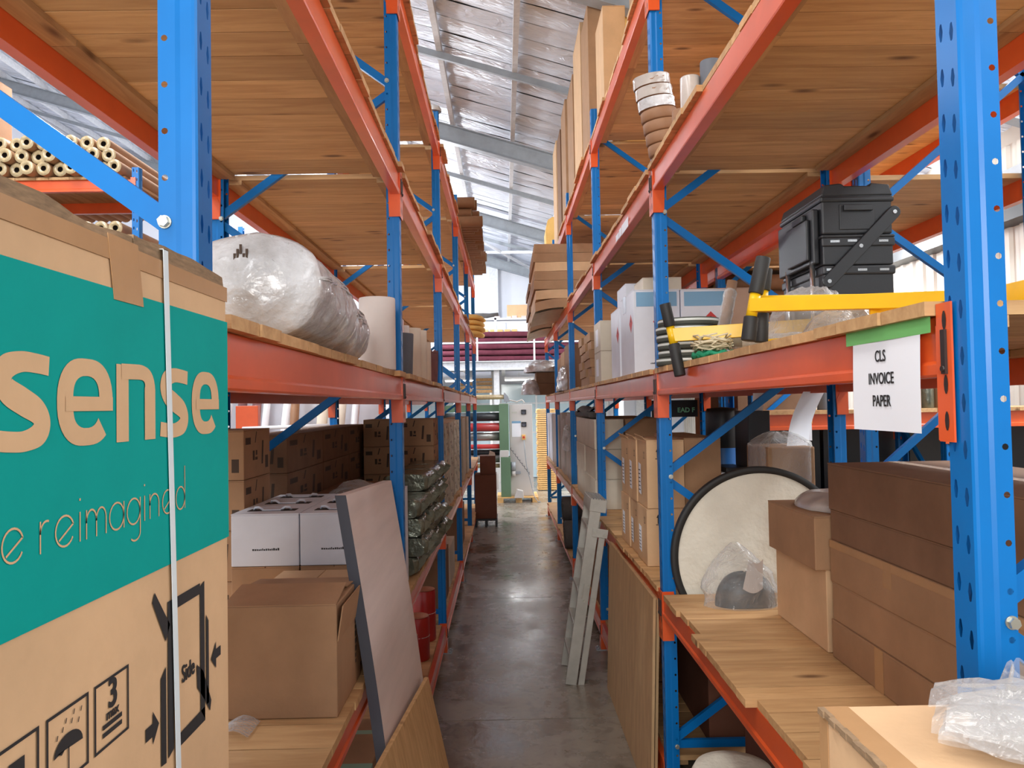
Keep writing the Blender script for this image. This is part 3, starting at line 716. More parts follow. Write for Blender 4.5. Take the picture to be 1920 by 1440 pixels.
# ------------------------------------------------------------ left rack, first level
c1 = carton('carton', 'big plain brown carton with lifted lid flap at the front of the left first level', -.955, -.572, 2.61, 3.02, ZL, ZL+.372, 'kraft', tape=None, flaps=False)
for e, hgt in ((-1, .0), (1, .01)):
    a = radians(8 if e < 0 else 4); mbf = MB(); L_ = .20
    y0 = 0.205*e; mbf.add([(-.19, y0, .372), (.19, y0, .372), (.185, y0-e*L_*cos(a), .372+L_*sin(a)), (-.19, y0-e*L_*cos(a), .372+L_*sin(a))]+[(-.19, y0, .376), (.19, y0, .376), (.185, y0-e*L_*cos(a), .376+L_*sin(a)), (-.19, y0-e*L_*cos(a), .376+L_*sin(a))], [(0, 1, 2, 3), (4, 5, 6, 7), (0, 1, 5, 4), (1, 2, 6, 5), (2, 3, 7, 6), (3, 0, 4, 7)])
    mbf.build('flap', 'kraft', c1)
flat('flap', [(.1915, -.2, .25), (.1915, .2, .25), (.21, .2, .368), (.21, -.2, .368)], 'kraft', c1, .004)
faint_line(c1, Matrix.Translation((.1925, .1, .16)) @ face_frame((0, 0, 0), (0, 1, 0)) @ Matrix.Rotation(-pi/2, 4, 'Z'), .16, .035, 'ink_soft')
c2 = carton('carton', 'open brown carton behind the big front carton on the left first level', -.96, -.60, 3.05, 3.36, ZL, ZL+.335, 'kraft_light', tape=None)
# white boxes with carrying handles, two wide, three deep, on a brown base carton
def handle_box(label, x0, x1, y0, y1, z0, z1):
    t = carton('handle_box', label, x0, x1, y0, y1, z0, z1, 'white_card', tape=None, seam='x', group='white handle boxes on the left first level', cat='box')
    w, d, h = x1-x0, y1-y0, z1-z0
    MB().box(-w*.36, w*.36, -.034, .034, h-.001, h+.0015).build('handle_slot', 'bore', t)
    MB().box(-w*.14, w*.14, -.026, .020, h+.001, h+.006).build('handle_strap', 'white_card', t)
    for e in (-1, 1): MB().sweep([(e*w*.14, -.01, h+.003), (e*w*.2, -.012, h+.016), (e*w*.26, -.01, h+.014), (e*w*.28, -.0, h+.003)], .006, 6).build('handle_clip', 'white_card', t)
    faint_line(t, face_frame((0, -d/2-.0008, h*.3), (1, 0, 0)), .11, .011)
    return t
rows = ['front', 'second', 'third']
for j in range(3):
    for i, (xa, xb) in enumerate(((-1.20, -.905), (-.90, -.605))):
        y0 = 3.40+j*.252
        carton('base_carton', 'low brown carton under the %s white handle box of the %s row' % (('left', 'right')[i], rows[j]), xa, xb, y0, y0+.245, ZL, ZL+.345, 'kraft', tape=None, group='low cartons under the handle boxes')
        handle_box('%s white handle box of the %s row on the left first level' % (('left', 'right')[i], rows[j]), xa, xb, y0, y0+.245, ZL+.347, ZL+.347+.228)
# printed brown cartons stacked at the back of the bay
def print_carton(label, x0, x1, y0, y1, z0, z1, group, m='kraft'):
    t = carton('printed_carton', label, x0, x1, y0, y1, z0, z1, m, tape=None, seam='x', group=group)
    w, d, h = x1-x0, y1-y0, z1-z0; p = MB()
    M = face_frame((0, -d/2-.0005, 0), (1, 0, 0)); M2 = face_frame((w/2+.0005, 0, 0), (0, 1, 0))
    for MM, ww in ((M, w), (M2, d)):
        poly(p, [(-ww*.10, h*.72), (-ww*.07, h*.72), (-ww*.02, h*.95), (-ww*.05, h*.95)], MM)
        poly(p, [(-ww*.18, h*.36), (-ww*.11, h*.36), (-ww*.11, h*.56), (-ww*.18, h*.56)], MM); poly(p, [(-ww*.09, h*.36), (-ww*.0, h*.36), (-ww*.0, h*.42), (-ww*.09, h*.42)], MM); poly(p, [(-ww*.07, h*.46), (-ww*.01, h*.46), (-ww*.01, h*.56), (-ww*.07, h*.56)], MM); poly(p, [(ww*.15, h*.25), (ww*.21, h*.25), (ww*.24, h*.75), (ww*.18, h*.75)], MM); poly(p, [(ww*.3, h*.15), (ww*.42, h*.15), (ww*.42, h*.42), (ww*.3, h*.42)], MM)
        poly(p, [(-ww*.44, h*.7), (-ww*.25, h*.7), (-ww*.25, h*.84), (-ww*.44, h*.84)], MM)
    stuff(p.build('ink_print', 'ink_soft', t)); return t
hts = .232
for k in range(4):
    z0 = ZL+.001+k*(hts+.002)
    print_carton('printed brown carton in the corner stack of the left nearest bay, %s' % ('lowest', 'second from bottom', 'third from bottom', 'topmost')[k], -1.50, -1.215, 3.62, 4.02, z0, z0+hts, 'printed cartons in the corner stack')
for j in range(3):
    for k in range(4):
        z0 = ZL+.001+k*(.219+.002); y0 = 4.43+j*.88
        print_carton('long dark printed carton along the left second bay back, %s column, %s layer' % (('first', 'second', 'third')[j], ('first', 'second', 'third', 'fourth')[k]), -1.52, -1.24, y0, y0+.87, z0, z0+.219, 'long printed cartons along the back', 'kraft_dark')
for k in range(4):
    for j in range(2):
        z0 = ZL+.001+k*.232; x0 = -1.20+j*.30
        print_carton('printed carton %s, far end of left second bay, layer %s' % (('beside the back row', 'nearer the aisle')[j], ('one', 'two', 'three', 'four')[k]), x0, x0+.295, 6.6, 7.06, z0, z0+.23, 'printed cartons at the far end of the second bay')
# low wrapped stack behind the handle boxes
for j in range(2):
    carton('carton', 'flat brown carton under loose clear film in the left second bay, %s' % ('nearer', 'farther')[j], -1.18, -.80, 4.42+j*.62, 5.0+j*.62, ZL, ZL+.50, 'kraft_dark', tape=None)
lf_ = thing('film_scrap', 'crumpled clear film lying on the flat brown carton behind the leaning panel', 'plastic film', (-.95, 4.85, ZL+.503))
MB().grid(lumpy(lambda u, v: (.2*(u-.5), .5*(v-.5), .05*sin(pi*u)*sin(pi*v)+.02), .05, 9, 4), 24, 24).build('film', 'film_clear', lf_)
carton('carton', 'white carton end seen just right of the leaning laminate panel', -.80, -.585, 4.39, 4.64, ZL, ZL+.56, 'white_card', tape=None)
# silver film blocks in the second bay
sb = None; kk = 0; posn = ['bottom', 'second', 'third', 'fourth', 'top']
for j in range(4):
    for k in range(5):
        if j == 0 and k > 3: continue
        z0 = ZL+.002+k*.116; y0 = 4.74+j*.46; x0 = -.76+.02*((k*3+j*5) % 4)-.03
        lab = '%s silver film parcel of the %s stack from the white carton end' % (posn[k], ('first', 'second', 'third', 'fourth')[j])
        if sb is None:
            sb = thing('film_parcel', lab, 'parcel', (x0, y0, z0), 0, 'silver film parcels in the left second bay')
            def pf(u, v):
                a = 2*pi*u; sx, sz = cos(a), sin(a); e = .35
                x = .145*math.copysign(abs(sx)**e, sx); z = .055+.055*math.copysign(abs(sz)**e, sz); y = .42*v; q = 1 if .03 < v < .97 else .86
                r = .008*noise.noise((x*30, y*22, z*30))+.006*(1-2*abs(noise.noise((x*18, y*40, z*18))))
                return (x*q*(1+r*6)+.1, y, max(.001, z*(1+r*5)))
            m_ = MB(); m_.grid(pf, 40, 22)
            for vv in (0, 1): o = len(m_.v); m_.add([pf(i/40, vv) for i in range(40)], [tuple(range(40))])
            m_.build('wrapping', 'silver_film', sb)
            cr = MB(); rr = random.Random(2)
            for e in (0, 1):
                for q in range(5):
                    yb = .42*e; cr.add([(.245, .05+.08*q, .02), (.245, .05+.08*q+.05, .03), (.275+.02*rr.random(), .07+.08*q, .06+.02*rr.random()), (.245, .05+.08*q, .09)], [(0, 1, 2), (0, 2, 3)])
            stuff(cr.build('film_crease', 'silver_film', sb))
        else: dup(sb, (x0, y0, z0), (0, 0, radians(rnd.uniform(-4, 4))), lab)
# pale printed cartons stacked to the ceiling of the third and fourth bays (aisle side)
for i, (ya, yb, n) in enumerate(((7.40, 9.85, 6), (10.2, 12.7, 6))):
    for j in range(n):
        for k in range(5):
            w = (yb-ya)/n; y0 = ya+j*w; z0 = ZL+.001+k*.172
            if i == 0: print_carton('pale carton %s from the front and %s up in the left third bay' % (('first', 'second', 'third', 'fourth', 'fifth', 'sixth')[j], ('one', 'two', 'three', 'four', 'five')[k]), -.86, -.585+.012*((j*7+k*3) % 3-1), y0, y0+w-.012, z0, z0+.17, 'pale printed cartons in the left third bay', 'cream_card')
            else: carton('printed_carton', 'pale carton %s from the front and %s up in the left fourth bay' % (('first', 'second', 'third', 'fourth', 'fifth', 'sixth')[j], ('one', 'two', 'three', 'four', 'five')[k]), -.86, -.585+.012*((j*5+k*3) % 3-1), y0, y0+w-.012, z0, z0+.17, 'cream_card', tape=None, flaps=False, group='pale cartons in the left fourth bay')
sp = thing('film_scrap', 'short ribbed clear plastic strip in front of the big carton on the left', 'plastic strip', (-.87, 2.52, ZL+.002))
MB().grid(lambda u, v: (.10*(u-.5), .13*(v-.5), .022*sin(pi*u)+.002*sin(v*50)+.003), 12, 40).build('film', 'film_milky', sp)

# leaning laminate panel and plywood sheet in the aisle
pn = thing('laminate_panel', 'tall pale laminate panel with dark grey edge leaning on the left rack', 'panel', (-.37, 3.5, 0))
def pan(y, z): s_ = z/1.9; return (-.385-.20*s_-.035*sin(pi*s_)*0+.02*sin(pi*s_), y)
m_ = MB(); n_ = 16; v = []; fc = []
for i in range(n_+1):
    z = .015+1.88*i/n_; s_ = z/1.9; xa = -.365-.235*s_+.022*sin(pi*s_)
    for (yy0, lean) in ((-.58, .02*s_), (.58, -.03*s_)):
        zt = z*(1.015 if yy0 < 0 else .985)
        v += [(xa+.37+lean*0, yy0, zt), (xa+.37-.042, yy0, zt)]
for i in range(n_):
    a = i*4; b = a+4
    fc += [(a, a+2, b+2, b), (a+1, b+1, b+3, a+3)]
fr = m_.add(v, fc+[(0, 1, 3, 2), (n_*4, n_*4+2, n_*4+3, n_*4+1)]); m_.build('face', 'laminate', pn)
for e, off in ((0, -.0012), (2, .0012)):
    m_ = MB(); m_.add([(x, y+off, z) for i in range(n_+1) for (x, y, z) in v[i*4+e:i*4+e+2]], [(2*i, 2*i+1, 2*i+3, 2*i+2) for i in range(n_)]); m_.build('edge_band', 'laminate_edge', pn)
pw = thing('plywood_sheet', 'plywood sheet leaning low in front of the laminate panel', 'panel', (-.22, 3.25, 0))
m_ = MB(); v = []
for i in range(7):
    s_ = i/6
    for (yy0, zt) in ((-.85, 1.06), (.72, .875)):
        z = zt*s_+.003; x = -.215*z; v += [(x, yy0, z), (x-.018, yy0, z)]
fc = []
for i in range(6):
    a = i*4; b = a+4; fc += [(a, a+2, b+2, b), (a+1, b+1, b+3, a+3), (a, b, b+1, a+1), (a+2, a+3, b+3, b+2)]
m_.add(v, fc+[(0, 1, 3, 2), (24, 26, 27, 25)]); m_.build('sheet', 'plywood', pw)

# floor level left: red tins, cartons and a stack of laminate packs under the first deck
def tin(label, x, y, z, r, h):
    t = thing('red_tin', label, 'paint tin', (x, y, z))
    MB().lathe([(r*.96, 0), (r, .006), (r, h-.012), (r*.97, h-.004), (r*.97, h)], 28).build('can', 'red_tin', t)
    MB().lathe([(.001, h-.006), (r*.8, h-.006), (r*.84, h+.004), (r*.97, h+.003)], 28).build('lid', 'tin_lid', t)
    MB().sweep([(r*cos(a), .0+r*sin(a)*.0-.0+r*.98*sin(a), h*.55+.0-.12*sin(a/1)*0) for a in [pi*k/10-pi/2 for k in range(11)]], .003, 5).build('bail_handle', 'galvanised', t)
    return t
tin('tall red tin at floor level beside the third left post', -.715, 6.62, Z0, .105, .42)
tin('red tin in front of the tall one, lower and nearer the leaning panel', -.72, 6.12, Z0, .105, .33)
tin('red tin half hidden behind the leaning panel at floor level', -.76, 5.7, Z0, .105, .30)
carton('carton', 'brown carton at floor level of the left third bay', -1.1, -.62, 7.5, 8.3, Z0, Z0+.5, 'kraft_dark', tape=None)
carton('carton', 'pale carton at floor level of the left third bay, behind the brown one', -1.1, -.62, 8.5, 9.3, Z0, Z0+.42, 'cream_card', tape=None)
carton('carton', 'brown carton at floor level of the left fourth bay', -1.1, -.62, 10.4, 11.6, Z0, Z0+.55, 'kraft_dark', tape=None)
for k in range(5):
    fp = carton('flat_pack', 'flat brown pack with green strapping on the floor under left nearest bay, %s' % ('lowest', 'second up', 'third up', 'fourth up', 'top one')[k], -1.45, -.64, 1.9, 4.16, .002+k*.12, .12+k*.12, 'kraft', tape=None, flaps=False, group='flat packs on the floor under the left nearest bay')
    for yb in (.96, .59, -.2): MB().box(-.4062, .4062, yb-.022, yb+.022, -.0005, .1192).build('strap', 'net_strap', fp)
# ------------------------------------------------------------ right rack, second level
ORD = ('first', 'second', 'third', 'fourth', 'fifth', 'sixth', 'seventh', 'eighth', 'ninth')
# notice taped to the near beam
nt_ = thing('paper_notice', 'white paper notice reading CLS INVOICE PAPER taped to the near right beam', 'notice', (CR-.012, 1.70, 2.30))
def nfn(u, v): return (.004*sin(pi*u)*v-.003*v*v-.002*sin(v*3), .150-.300*u, .09-.212*v)
MB().grid(nfn, 10, 10).build('sheet', 'paper', nt_)
MB().grid(lambda u, v: (-.0012+.0008*sin(9*u), .185-.375*u, .112-.034*v), 12, 2).build('masking_tape', 'green_tape', nt_)
NF = face_frame((-.0022, 0, 0), (0, -1, 0))
for i, tx in enumerate(('CLS', 'INVOICE', 'PAPER')):
    textmesh('printed_letter', tx, .036, 'ink', nt_, Matrix.Translation((0, .015-.0*i, .045-.050*i-.012)) @ NF, .0003, .82)

# rubber tyred discs stacked on their sides
dk = None
for k in range(6):
    lab = 'dark grey disc with pale stripe, %s of the stack by the second right post' % ('lowest', 'second up', 'third up', 'fourth up', 'fifth up', 'topmost')[k]
    loc = (.968+.004*((k*3) % 4-1), 4.03+.004*(k % 2), ZM+.0405*k)
    if dk is None:
        dk = thing('foam_disc', lab, 'disc', loc, 0, 'stacked discs')
        MB().lathe([(.0, 0), (.155, 0), (.160, .004), (.160, .035), (.155, .0385), (.0, .0385)], 48).build('disc', 'disc_grey', dk)
        MB().lathe([(.1602, .020), (.1612, .0215), (.1612, .030), (.1602, .0315)], 48).build('stripe', 'reflect', dk)
    else: dup(dk, loc, k*.7, lab)

# yellow frames with black grips
def rect_bar(m, a, b, w, h):
    a = Vector(a); b = Vector(b); d = (b-a).normalized(); u = Vector((0, 0, 1)); s_ = d.cross(u).normalized(); u = s_.cross(d)
    v = [p+s_*(x*w/2)+u*(z*h/2) for p in (a, b) for x, z in ((-1, -1), (1, -1), (1, 1), (-1, 1))]
    m.add(v, [(0, 1, 2, 3), (7, 6, 5, 4), (0, 4, 5, 1), (1, 5, 6, 2), (2, 6, 7, 3), (3, 7, 4, 0)])
def grip_frame(label, a, b, w, h, top, bot, extra=None):
    t = thing('grip_frame', label, 'steel frame', (0, 0, 0))
    m = MB(); rect_bar(m, a, b, w, h); m.build('bar', 'yellow', t, .002)
    a = Vector(a); top = Vector(top); bot = Vector(bot); d = (bot-top).normalized(); mid = a
    MB().cyl(mid-d*.045, mid+d*.045, .020, n=20).build('sleeve', 'yellow', t)
    MB().cyl(top, mid-d*.042, .0265, .0265, 22).build('grip', 'rubber', t, .004)
    MB().cyl(mid+d*.042, bot, .0265, .0265, 22).build('grip', 'rubber', t, .004)
    if extra:
        for nm, fnx in extra: fnx(t)
    return t
grip_frame('yellow bar with black grip hanging over the beam beside the stacked discs', (.795, 3.62, 2.565), (1.50, 3.42, 2.585), .035, .062, (.765, 3.62, 2.715), (.825, 3.60, 2.372))
def ex_plate(t):
    MB().box(1.18, 1.42, 2.46, 2.47, 2.47, 2.56).build('plate', 'yellow', t)
    m = MB(); rect_bar(m, (1.02, 2.98, 2.47), (1.36, 2.50, 2.472), .05, .03); m.build('lower_bar', 'yellow', t, .002)
grip_frame('yellow bar with black grip standing on the near right deck edge', (.915, 2.80, 2.598), (1.37, 2.22, 2.535), .05, .048, (.957, 2.80, 2.773), (.893, 2.80, 2.468), [('plate', ex_plate)])
grip_frame('second yellow bar just behind the near one, its black grip standing upright', (.975, 2.88, 2.62), (1.45, 2.52, 2.57), .04, .045, (.99, 2.88, 2.745), (.965, 2.88, 2.468))

# coiled net in a green-bottomed bag
nb = thing('net_bag', 'coiled cream netting with green mesh beneath, at the deck edge beside the discs', 'net', (.955, 3.50, ZM))
m = MB(); rr = random.Random(11)
for k in range(26):
    a0 = rr.uniform(0, 6.28); rx, ry = rr.uniform(.04, .10), rr.uniform(.05, .15); z = .045+.07*rr.random()*(1-(k % 5)/9)
    m.sweep([(rx*cos(a0+t*.5)*.9+.01*sin(3*t), ry*sin(a0+t*.5), z+.008*sin(2*t+k)) for t in range(11)], .0042, 5)
stuff(m.build('netting', 'net_cream', nb))
m = MB()
for k in range(12):
    a0 = k*.52
    m.sweep([(.085*cos(a0+t*.22), .14*sin(a0+t*.22), .012+.018*(.5+.5*sin(4*t+k))) for t in range(6)], .009, 6)
m.lathe([(.001, .002), (.08, .002), (.10, .02), (.06, .04), (.001, .045)], 24); stuff(m.build('green_mesh', 'net_green', nb))

# shrink wrapped rolls: one upright and tilted, two lying
def wrapped_tube(label, p0, p1, r, m='tube_end', seed=1):
    p0 = Vector(p0); p1 = Vector(p1); t = thing('wrapped_tube', label, 'wrapped roll', p0)
    d = p1-p0; L_ = d.length; d.normalize(); a = d.orthogonal().normalized(); b = d.cross(a)
    MB().cyl((0, 0, 0), d*L_, r*.82, n=20).build('roll', m, t)
    def fn(u, v):
        k = 1+.10*noise.noise((cos(2*pi*u)*3, sin(2*pi*u)*3+seed, v*9))+.05*sin(v*40+u*9); e = 1 if v < .82 else 1-.75*(v-.82)/.18
        return tuple(d*(L_*1.0*v)+a*(r*k*e*cos(2*pi*u))+b*(r*k*e*sin(2*pi*u)))
    MB().grid(fn, 28, 22).build('film', 'film_clear', t); return t
wrapped_tube('film-wrapped dark roll tilted upright behind the coiled net', (1.06, 3.75, ZM+.085), (1.135, 3.78, ZM+.40), .031, 'kraft_dark', 2)
wrapped_tube('film-wrapped pale roll lying on the deck behind the coiled net', (1.02, 3.60, ZM+.10), (1.30, 3.50, ZM+.10), .048, 'tube_end', 3)
wrapped_tube('film-wrapped pale roll lying lowest under the yellow bars', (1.00, 3.20, ZM+.042), (1.55, 2.95, ZM+.042), .042, 'tube_end', 5)
def bag(name, label, loc, sx, sy, sz, seed, m='film_milky', fr=9, amp=.09, cat='plastic bag'):
    t = thing(name, label, cat, loc)
    def fn(u, v):
        a = 2*pi*u; ph = v*pi*.52; r = cos(ph)**.7 if v < 1 else 0; p = Vector((sx*r*cos(a), sy*r*sin(a), sz*sin(ph)))
        q = p*fr+Vector((seed, seed*2, 0)); n = noise.noise(q); rg = 1-2*abs(noise.noise(q*1.7+Vector((4, 4, 4))))
        k = 1+amp*2.0*n+amp*1.2*rg; p = Vector((p.x*k, p.y*k, max(0.0, p.z*(1+amp*1.5*rg)))); return tuple(p)
    MB().grid(fn, 48, 26).build('film', m, t); return t
bag('plastic_bag', 'clear plastic bag lying between the yellow bars', (1.24, 2.72, ZM), .17, .12, .12, 3)
bag('plastic_bag', 'clear plastic bag heaped behind the upper yellow bar, before the black tool chest', (1.26, 3.12, ZM), .17, .12, .24, 6)
bag('plastic_bag', 'clear plastic bag right of the black tool chest', (1.72, 2.60, ZM), .14, .12, .17, 9)
wt = thing('foam_cup', 'small off-white foam block on the deck in front of the tool chest', 'block', (1.40, 2.66, ZM))
MB().lathe([(0, 0), (.018, 0), (.022, .125), (0, .125)], 16).build('block', 'foam_block', wt) if 'foam_block' in MATS else MB().lathe([(0, 0), (.018, 0), (.022, .125), (0, .125)], 16).build('block', 'roll_cream', wt)

# black tool chest
tx0, tx1, ty0, ty1 = 1.385, 1.69, 3.30, 3.78
tc_ = thing('tool_chest', 'black plastic rolling tool chest with side levers on the right second level', 'tool chest', ((tx0+tx1)/2, (ty0+ty1)/2, ZM))
w, d = tx1-tx0, ty1-ty0
m = MB(); m.box(-w/2, w/2, -d/2, d/2, .015, .385); m.box(-w/2-.006, w/2+.006, -d/2-.008, d/2+.006, .345, .385); m.build('bottom_bin', 'plastic_black', tc_, .008)
m = MB(); m.box(-w/2, w/2, -d/2, d/2, .388, .515); m.box(-w/2-.007, w/2+.007, -d/2-.007, d/2+.007, .505, .518); m.box(-w/2-.006, w/2+.006, -d/2-.008, -d/2+.002, .468, .505); m.build('middle_tray', 'plastic_black', tc_, .006)
m = MB(); m.box(-w/2, w/2, -d/2, d/2, .521, .70); m.box(-w/2-.008, w/2+.008, -d/2-.008, d/2+.008, .66, .685); m.build('top_box', 'plastic_black', tc_, .008)
m = MB(); m.prism([(-w/2-.004, .687), (w/2+.004, .687), (w/2-.012, .735), (w/2-.09, .742), (w/2-.10, .73), (-w/2+.10, .73), (-w/2+.085, .742), (-w/2+.012, .735)], -d/2-.004, d/2+.004, 'y'); m.build('lid', 'plastic_black', tc_, .006)
m = MB(); m.box(-w/2+.075, w/2-.075, -d/2-.004, -d/2+.001, .54, .65); m.box(-w/2+.09, w/2-.09, -d/2-.018, -d/2-.003, .62, .645); m.build('side_handle', 'plastic_black', tc_, .004)
def lever(p, q, r=.027):
    m = MB(); a = Vector(p); b = Vector(q); dd = (b-a).normalized(); n = Vector((-dd.z, 0, dd.x)); pts = []
    for k in range(9):
        t = pi*k/8-pi/2; pts.append(b+dd*(r*cos(t))+n*(r*sin(t)))
    for k in range(9):
        t = pi*k/8-pi/2; pts.append(a-dd*(r*cos(t))-n*(r*sin(t)))
    m.prism([(x.x, x.z) for x in pts], -d/2-.022, -d/2-.009, 'y'); return m
lv = lever((-w/2+.015, 0, .315), (w/2-.0, 0, .61)); lv_o = lv.build('lever', 'plastic_black', tc_, .003)
for (x, z) in ((-w/2+.015, .315), (-w/2+.155, .465), (w/2, .61)):
    MB().cyl((x, -d/2-.0225, z), (x, -d/2-.026, z), .0085, n=14).build('rivet', 'chrome', lv_o)
for (x, z) in ((-w/2+.05, .490), (-w/2+.125, .492), (w/2-.045, .490), (-w/2+.03, .368), (-w/2+.165, .366), (w/2-.045, .366)):
    MB().box(x-.02, x+.02, -d/2-.0095, -d/2-.007, z-.006, z+.004).build('size_mark', 'chrome', tc_)
m = MB(); m.box(-w/2-.030, -w/2-.002, -d/2+.03, d/2-.03, .40, .64); m.build('telescopic_handle_housing', 'plastic_black', tc_, .006)
m = MB(); m.box(-w/2-.046, -w/2-.03, -d/2+.06, d/2-.18, .42, .60); m.box(-w/2-.05, -w/2-.03, -d/2+.10, -d/2+.22, .60, .63); m.build('handle_grip', 'plastic_black', tc_, .005)
for yy in (-d/2+.07, d/2-.12): MB().cyl((-w/2-.02, yy, .02), (-w/2-.02, yy, .42), .011, n=12).build('handle_tube', 'chrome', tc_)
for e in (-1, 1): MB().cyl((e*(w/2-.03)-.014, d/2-.06, .035), (e*(w/2-.03)+.014, d/2-.06, .035), .035, n=20).build('wheel', 'rubber', tc_)

# white cartons of the second bay
def white_carton(label, x0, x1, y0, y1, z0, z1, m='white_card', group=None, dia=True, band=True):
    t = carton('white_carton', label, x0, x1, y0, y1, z0, z1, m, tape=None, seam='x', group=group)
    w, d, h = x1-x0, y1-y0, z1-z0
    if dia:
        for M_, s_ in ((face_frame((-w/2-.0006, 0, 0), (0, -1, 0)), d), (face_frame((0, -d/2-.0006, 0), (1, 0, 0)), w)):
            q = MB(); c = (s_*.30 if s_ == d else w*.12, h*.62); r = .065
            poly(q, [(c[0]-r, c[1]), (c[0], c[1]-r), (c[0]+r, c[1]), (c[0], c[1]+r)], M_); q.build('hazard_diamond', 'hazard_red', t)
            q = MB(); poly(q, [(c[0]-r*.2, c[1]+.01), (c[0]+r*.2, c[1]+.01), (c[0], c[1]+r*.55)], M_, .0008); q.build('hazard_symbol', 'ink', t)
    if band:
        flat('grey_tape', [(-w/2-.001, d*.06, h-.12), (-w/2-.001, d*.28, h-.12), (-w/2-.001, d*.28, h), (-w/2-.001, d*.06, h)], 'tape_grey', t, .0008, (-1, 0, 0))
        flat('blue_label', [(-w/2+.02, -d/2-.001, h*.80), (w/2-.02, -d/2-.001, h*.80), (w/2-.02, -d/2-.001, h*.97), (-w/2+.02, -d/2-.001, h*.97)], 'label_blue', t, .0008, (0, -1, 0))
        faint_line(t, face_frame((w*.1, -d/2-.0008, .07), (1, 0, 0)), .16, .012)
    return t
white_carton('tall white carton with red hazard diamond, right behind the second right post', .885, 1.20, 5.20, 5.76, ZM, ZM+.575)
white_carton('tall white carton with red hazard diamond, farther of the two along the aisle', .875, 1.20, 5.78, 6.22, ZM, ZM+.53, band=False)
wc = white_carton('bulging white carton with blue label, inner neighbour of the tall hazard carton', 1.205, 1.525, 5.18, 5.72, ZM, ZM+.57)
white_carton('small white carton lying on top of the tall hazard cartons', .93, 1.20, 5.80, 6.22, ZM+.531, ZM+.71, dia=False, band=False)
white_carton('small cream carton on top of the nearer tall hazard carton', .98, 1.25, 5.35, 5.70, ZM+.576, ZM+.68, 'cream_card', dia=False, band=False)
carton('carton', 'wide mauve brown carton behind the white cartons and the tool chest', 1.40, 1.86, 5.76, 6.35, ZM, ZM+.66, 'kraft_mauve', tape=None)
carton('carton', 'white carton behind the bulging white carton', 1.21, 1.385, 5.78, 6.2, ZM, ZM+.66, 'white_card', tape=None)
for k in range(2):
    cc = carton('carton', 'cream carton jutting past the third right post, %s of two' % ('lower', 'upper')[k], .835, 1.25, 6.60, 7.05, ZM+k*.262, ZM+.26+k*.262, 'cream_card', tape=None)
    flat('address_label', [(-.2085, .1, .05), (-.2085, -.08, .05), (-.2085, -.08, .20), (-.2085, .1, .20)], 'paper', cc, .0008, (-1, 0, 0))
# small stacked cartons in the third bay
for j in range(3):
    for k in range(6):
        if k == 5 and j == 0: pass
        y0 = 7.75+j*.36; z0 = ZM+k*.089
        carton('small_carton', 'small brown carton in pile %s from the front, layer %s up, right third bay' % (ORD[j], ('one', 'two', 'three', 'four', 'five', 'six')[k]), .862+.012*((j+2*k) % 3), 1.22, y0, y0+.335, z0, z0+.087, 'kraft', flaps=False, tape='tape_clear', group='small cartons on the right second level')
carton('carton', 'large brown carton behind the small carton piles in the right third bay', 1.25, 1.75, 8.0, 9.4, ZM, ZM+.6, 'kraft_dark', tape=None)
for k in range(3): carton('carton', 'tall brown carton of the right fourth bay, %s of three along the aisle' % ORD[k], .875, 1.25, 10.3+k*.75, 10.98+k*.75, ZM, ZM+.62-.05*k, 'kraft' if k else 'kraft_dark', tape=None)
bag('film_bag', 'grey film bag hanging over the deck edge of the right fourth bay', (.90, 11.2, ZM), .12, .6, .33, 4, 'wrap_dull')
# white wrapped goods jutting out at the far end
for k, (nm, x0, x1, y0, y1, z0, z1, m_) in enumerate((('dark grey block, lower of two jutting into the aisle at the far right', .62, .98, 14.55, 15.3, ZM, ZM+.21, 'kraft_dark'), ('dark grey block, upper of two jutting into the aisle at the far right', .62, .98, 14.55, 15.3, ZM+.212, ZM+.42, 'kraft_dark'))):
    carton('foam_block', nm, x0, x1, y0, y1, z0, z1, m_, tape=None, flaps=False, cat='block')
bag('wrapped_block', 'white film-wrapped block jutting farthest into the aisle at the far right', (.50, 14.5, ZM), .17, .3, .27, 5, 'wrap_white', 6, .06, 'wrapped block')
bag('wrapped_block', 'white film heap lying on top of the dark grey blocks at the far right', (.72, 14.8, ZM+.425), .30, .45, .22, 7, 'wrap_white', 6, .06, 'wrapped block')
carton('carton', 'grey brown carton at the end of the right farthest bay', .99, 1.5, 13.4, 15.4, ZM, ZM+.55, 'grey_card', tape=None)

# ------------------------------------------------------------ right rack, first level
# felt-faced disc wedged between the beams beside the second right post
R_ = .487
fd = thing('felt_disc', 'large round white felt disc with black rim wedged on edge beside the second right post', 'disc', (1.380, 4.222, 1.405))
RX = Matrix.Rotation(pi/2, 4, 'X')
MB().lathe([(R_-.036, -.02), (R_-.036, .0215), (R_-.004, .0215), (R_, .017), (R_, -.017), (R_-.004, -.02)], 96, M=RX).build('rim', 'rubber', fd)
m = MB()
def ff(u, v):
    r = (R_-.034)*v; a = 2*pi*u; x, z = r*cos(a), r*sin(a)
    dm = 0
    for (cx, cz) in ((.08, -.02), (.22, .05)):
        q = hypot(x-cx, z-cz); dm += -.012*math.exp(-(q/.05)**2)
    return (x, -.012-.004*noise.noise((x*16, z*16, 0))-dm*.8, z)
m.grid(ff, 96, 26); m.build('felt_face', 'felt_white', fd)
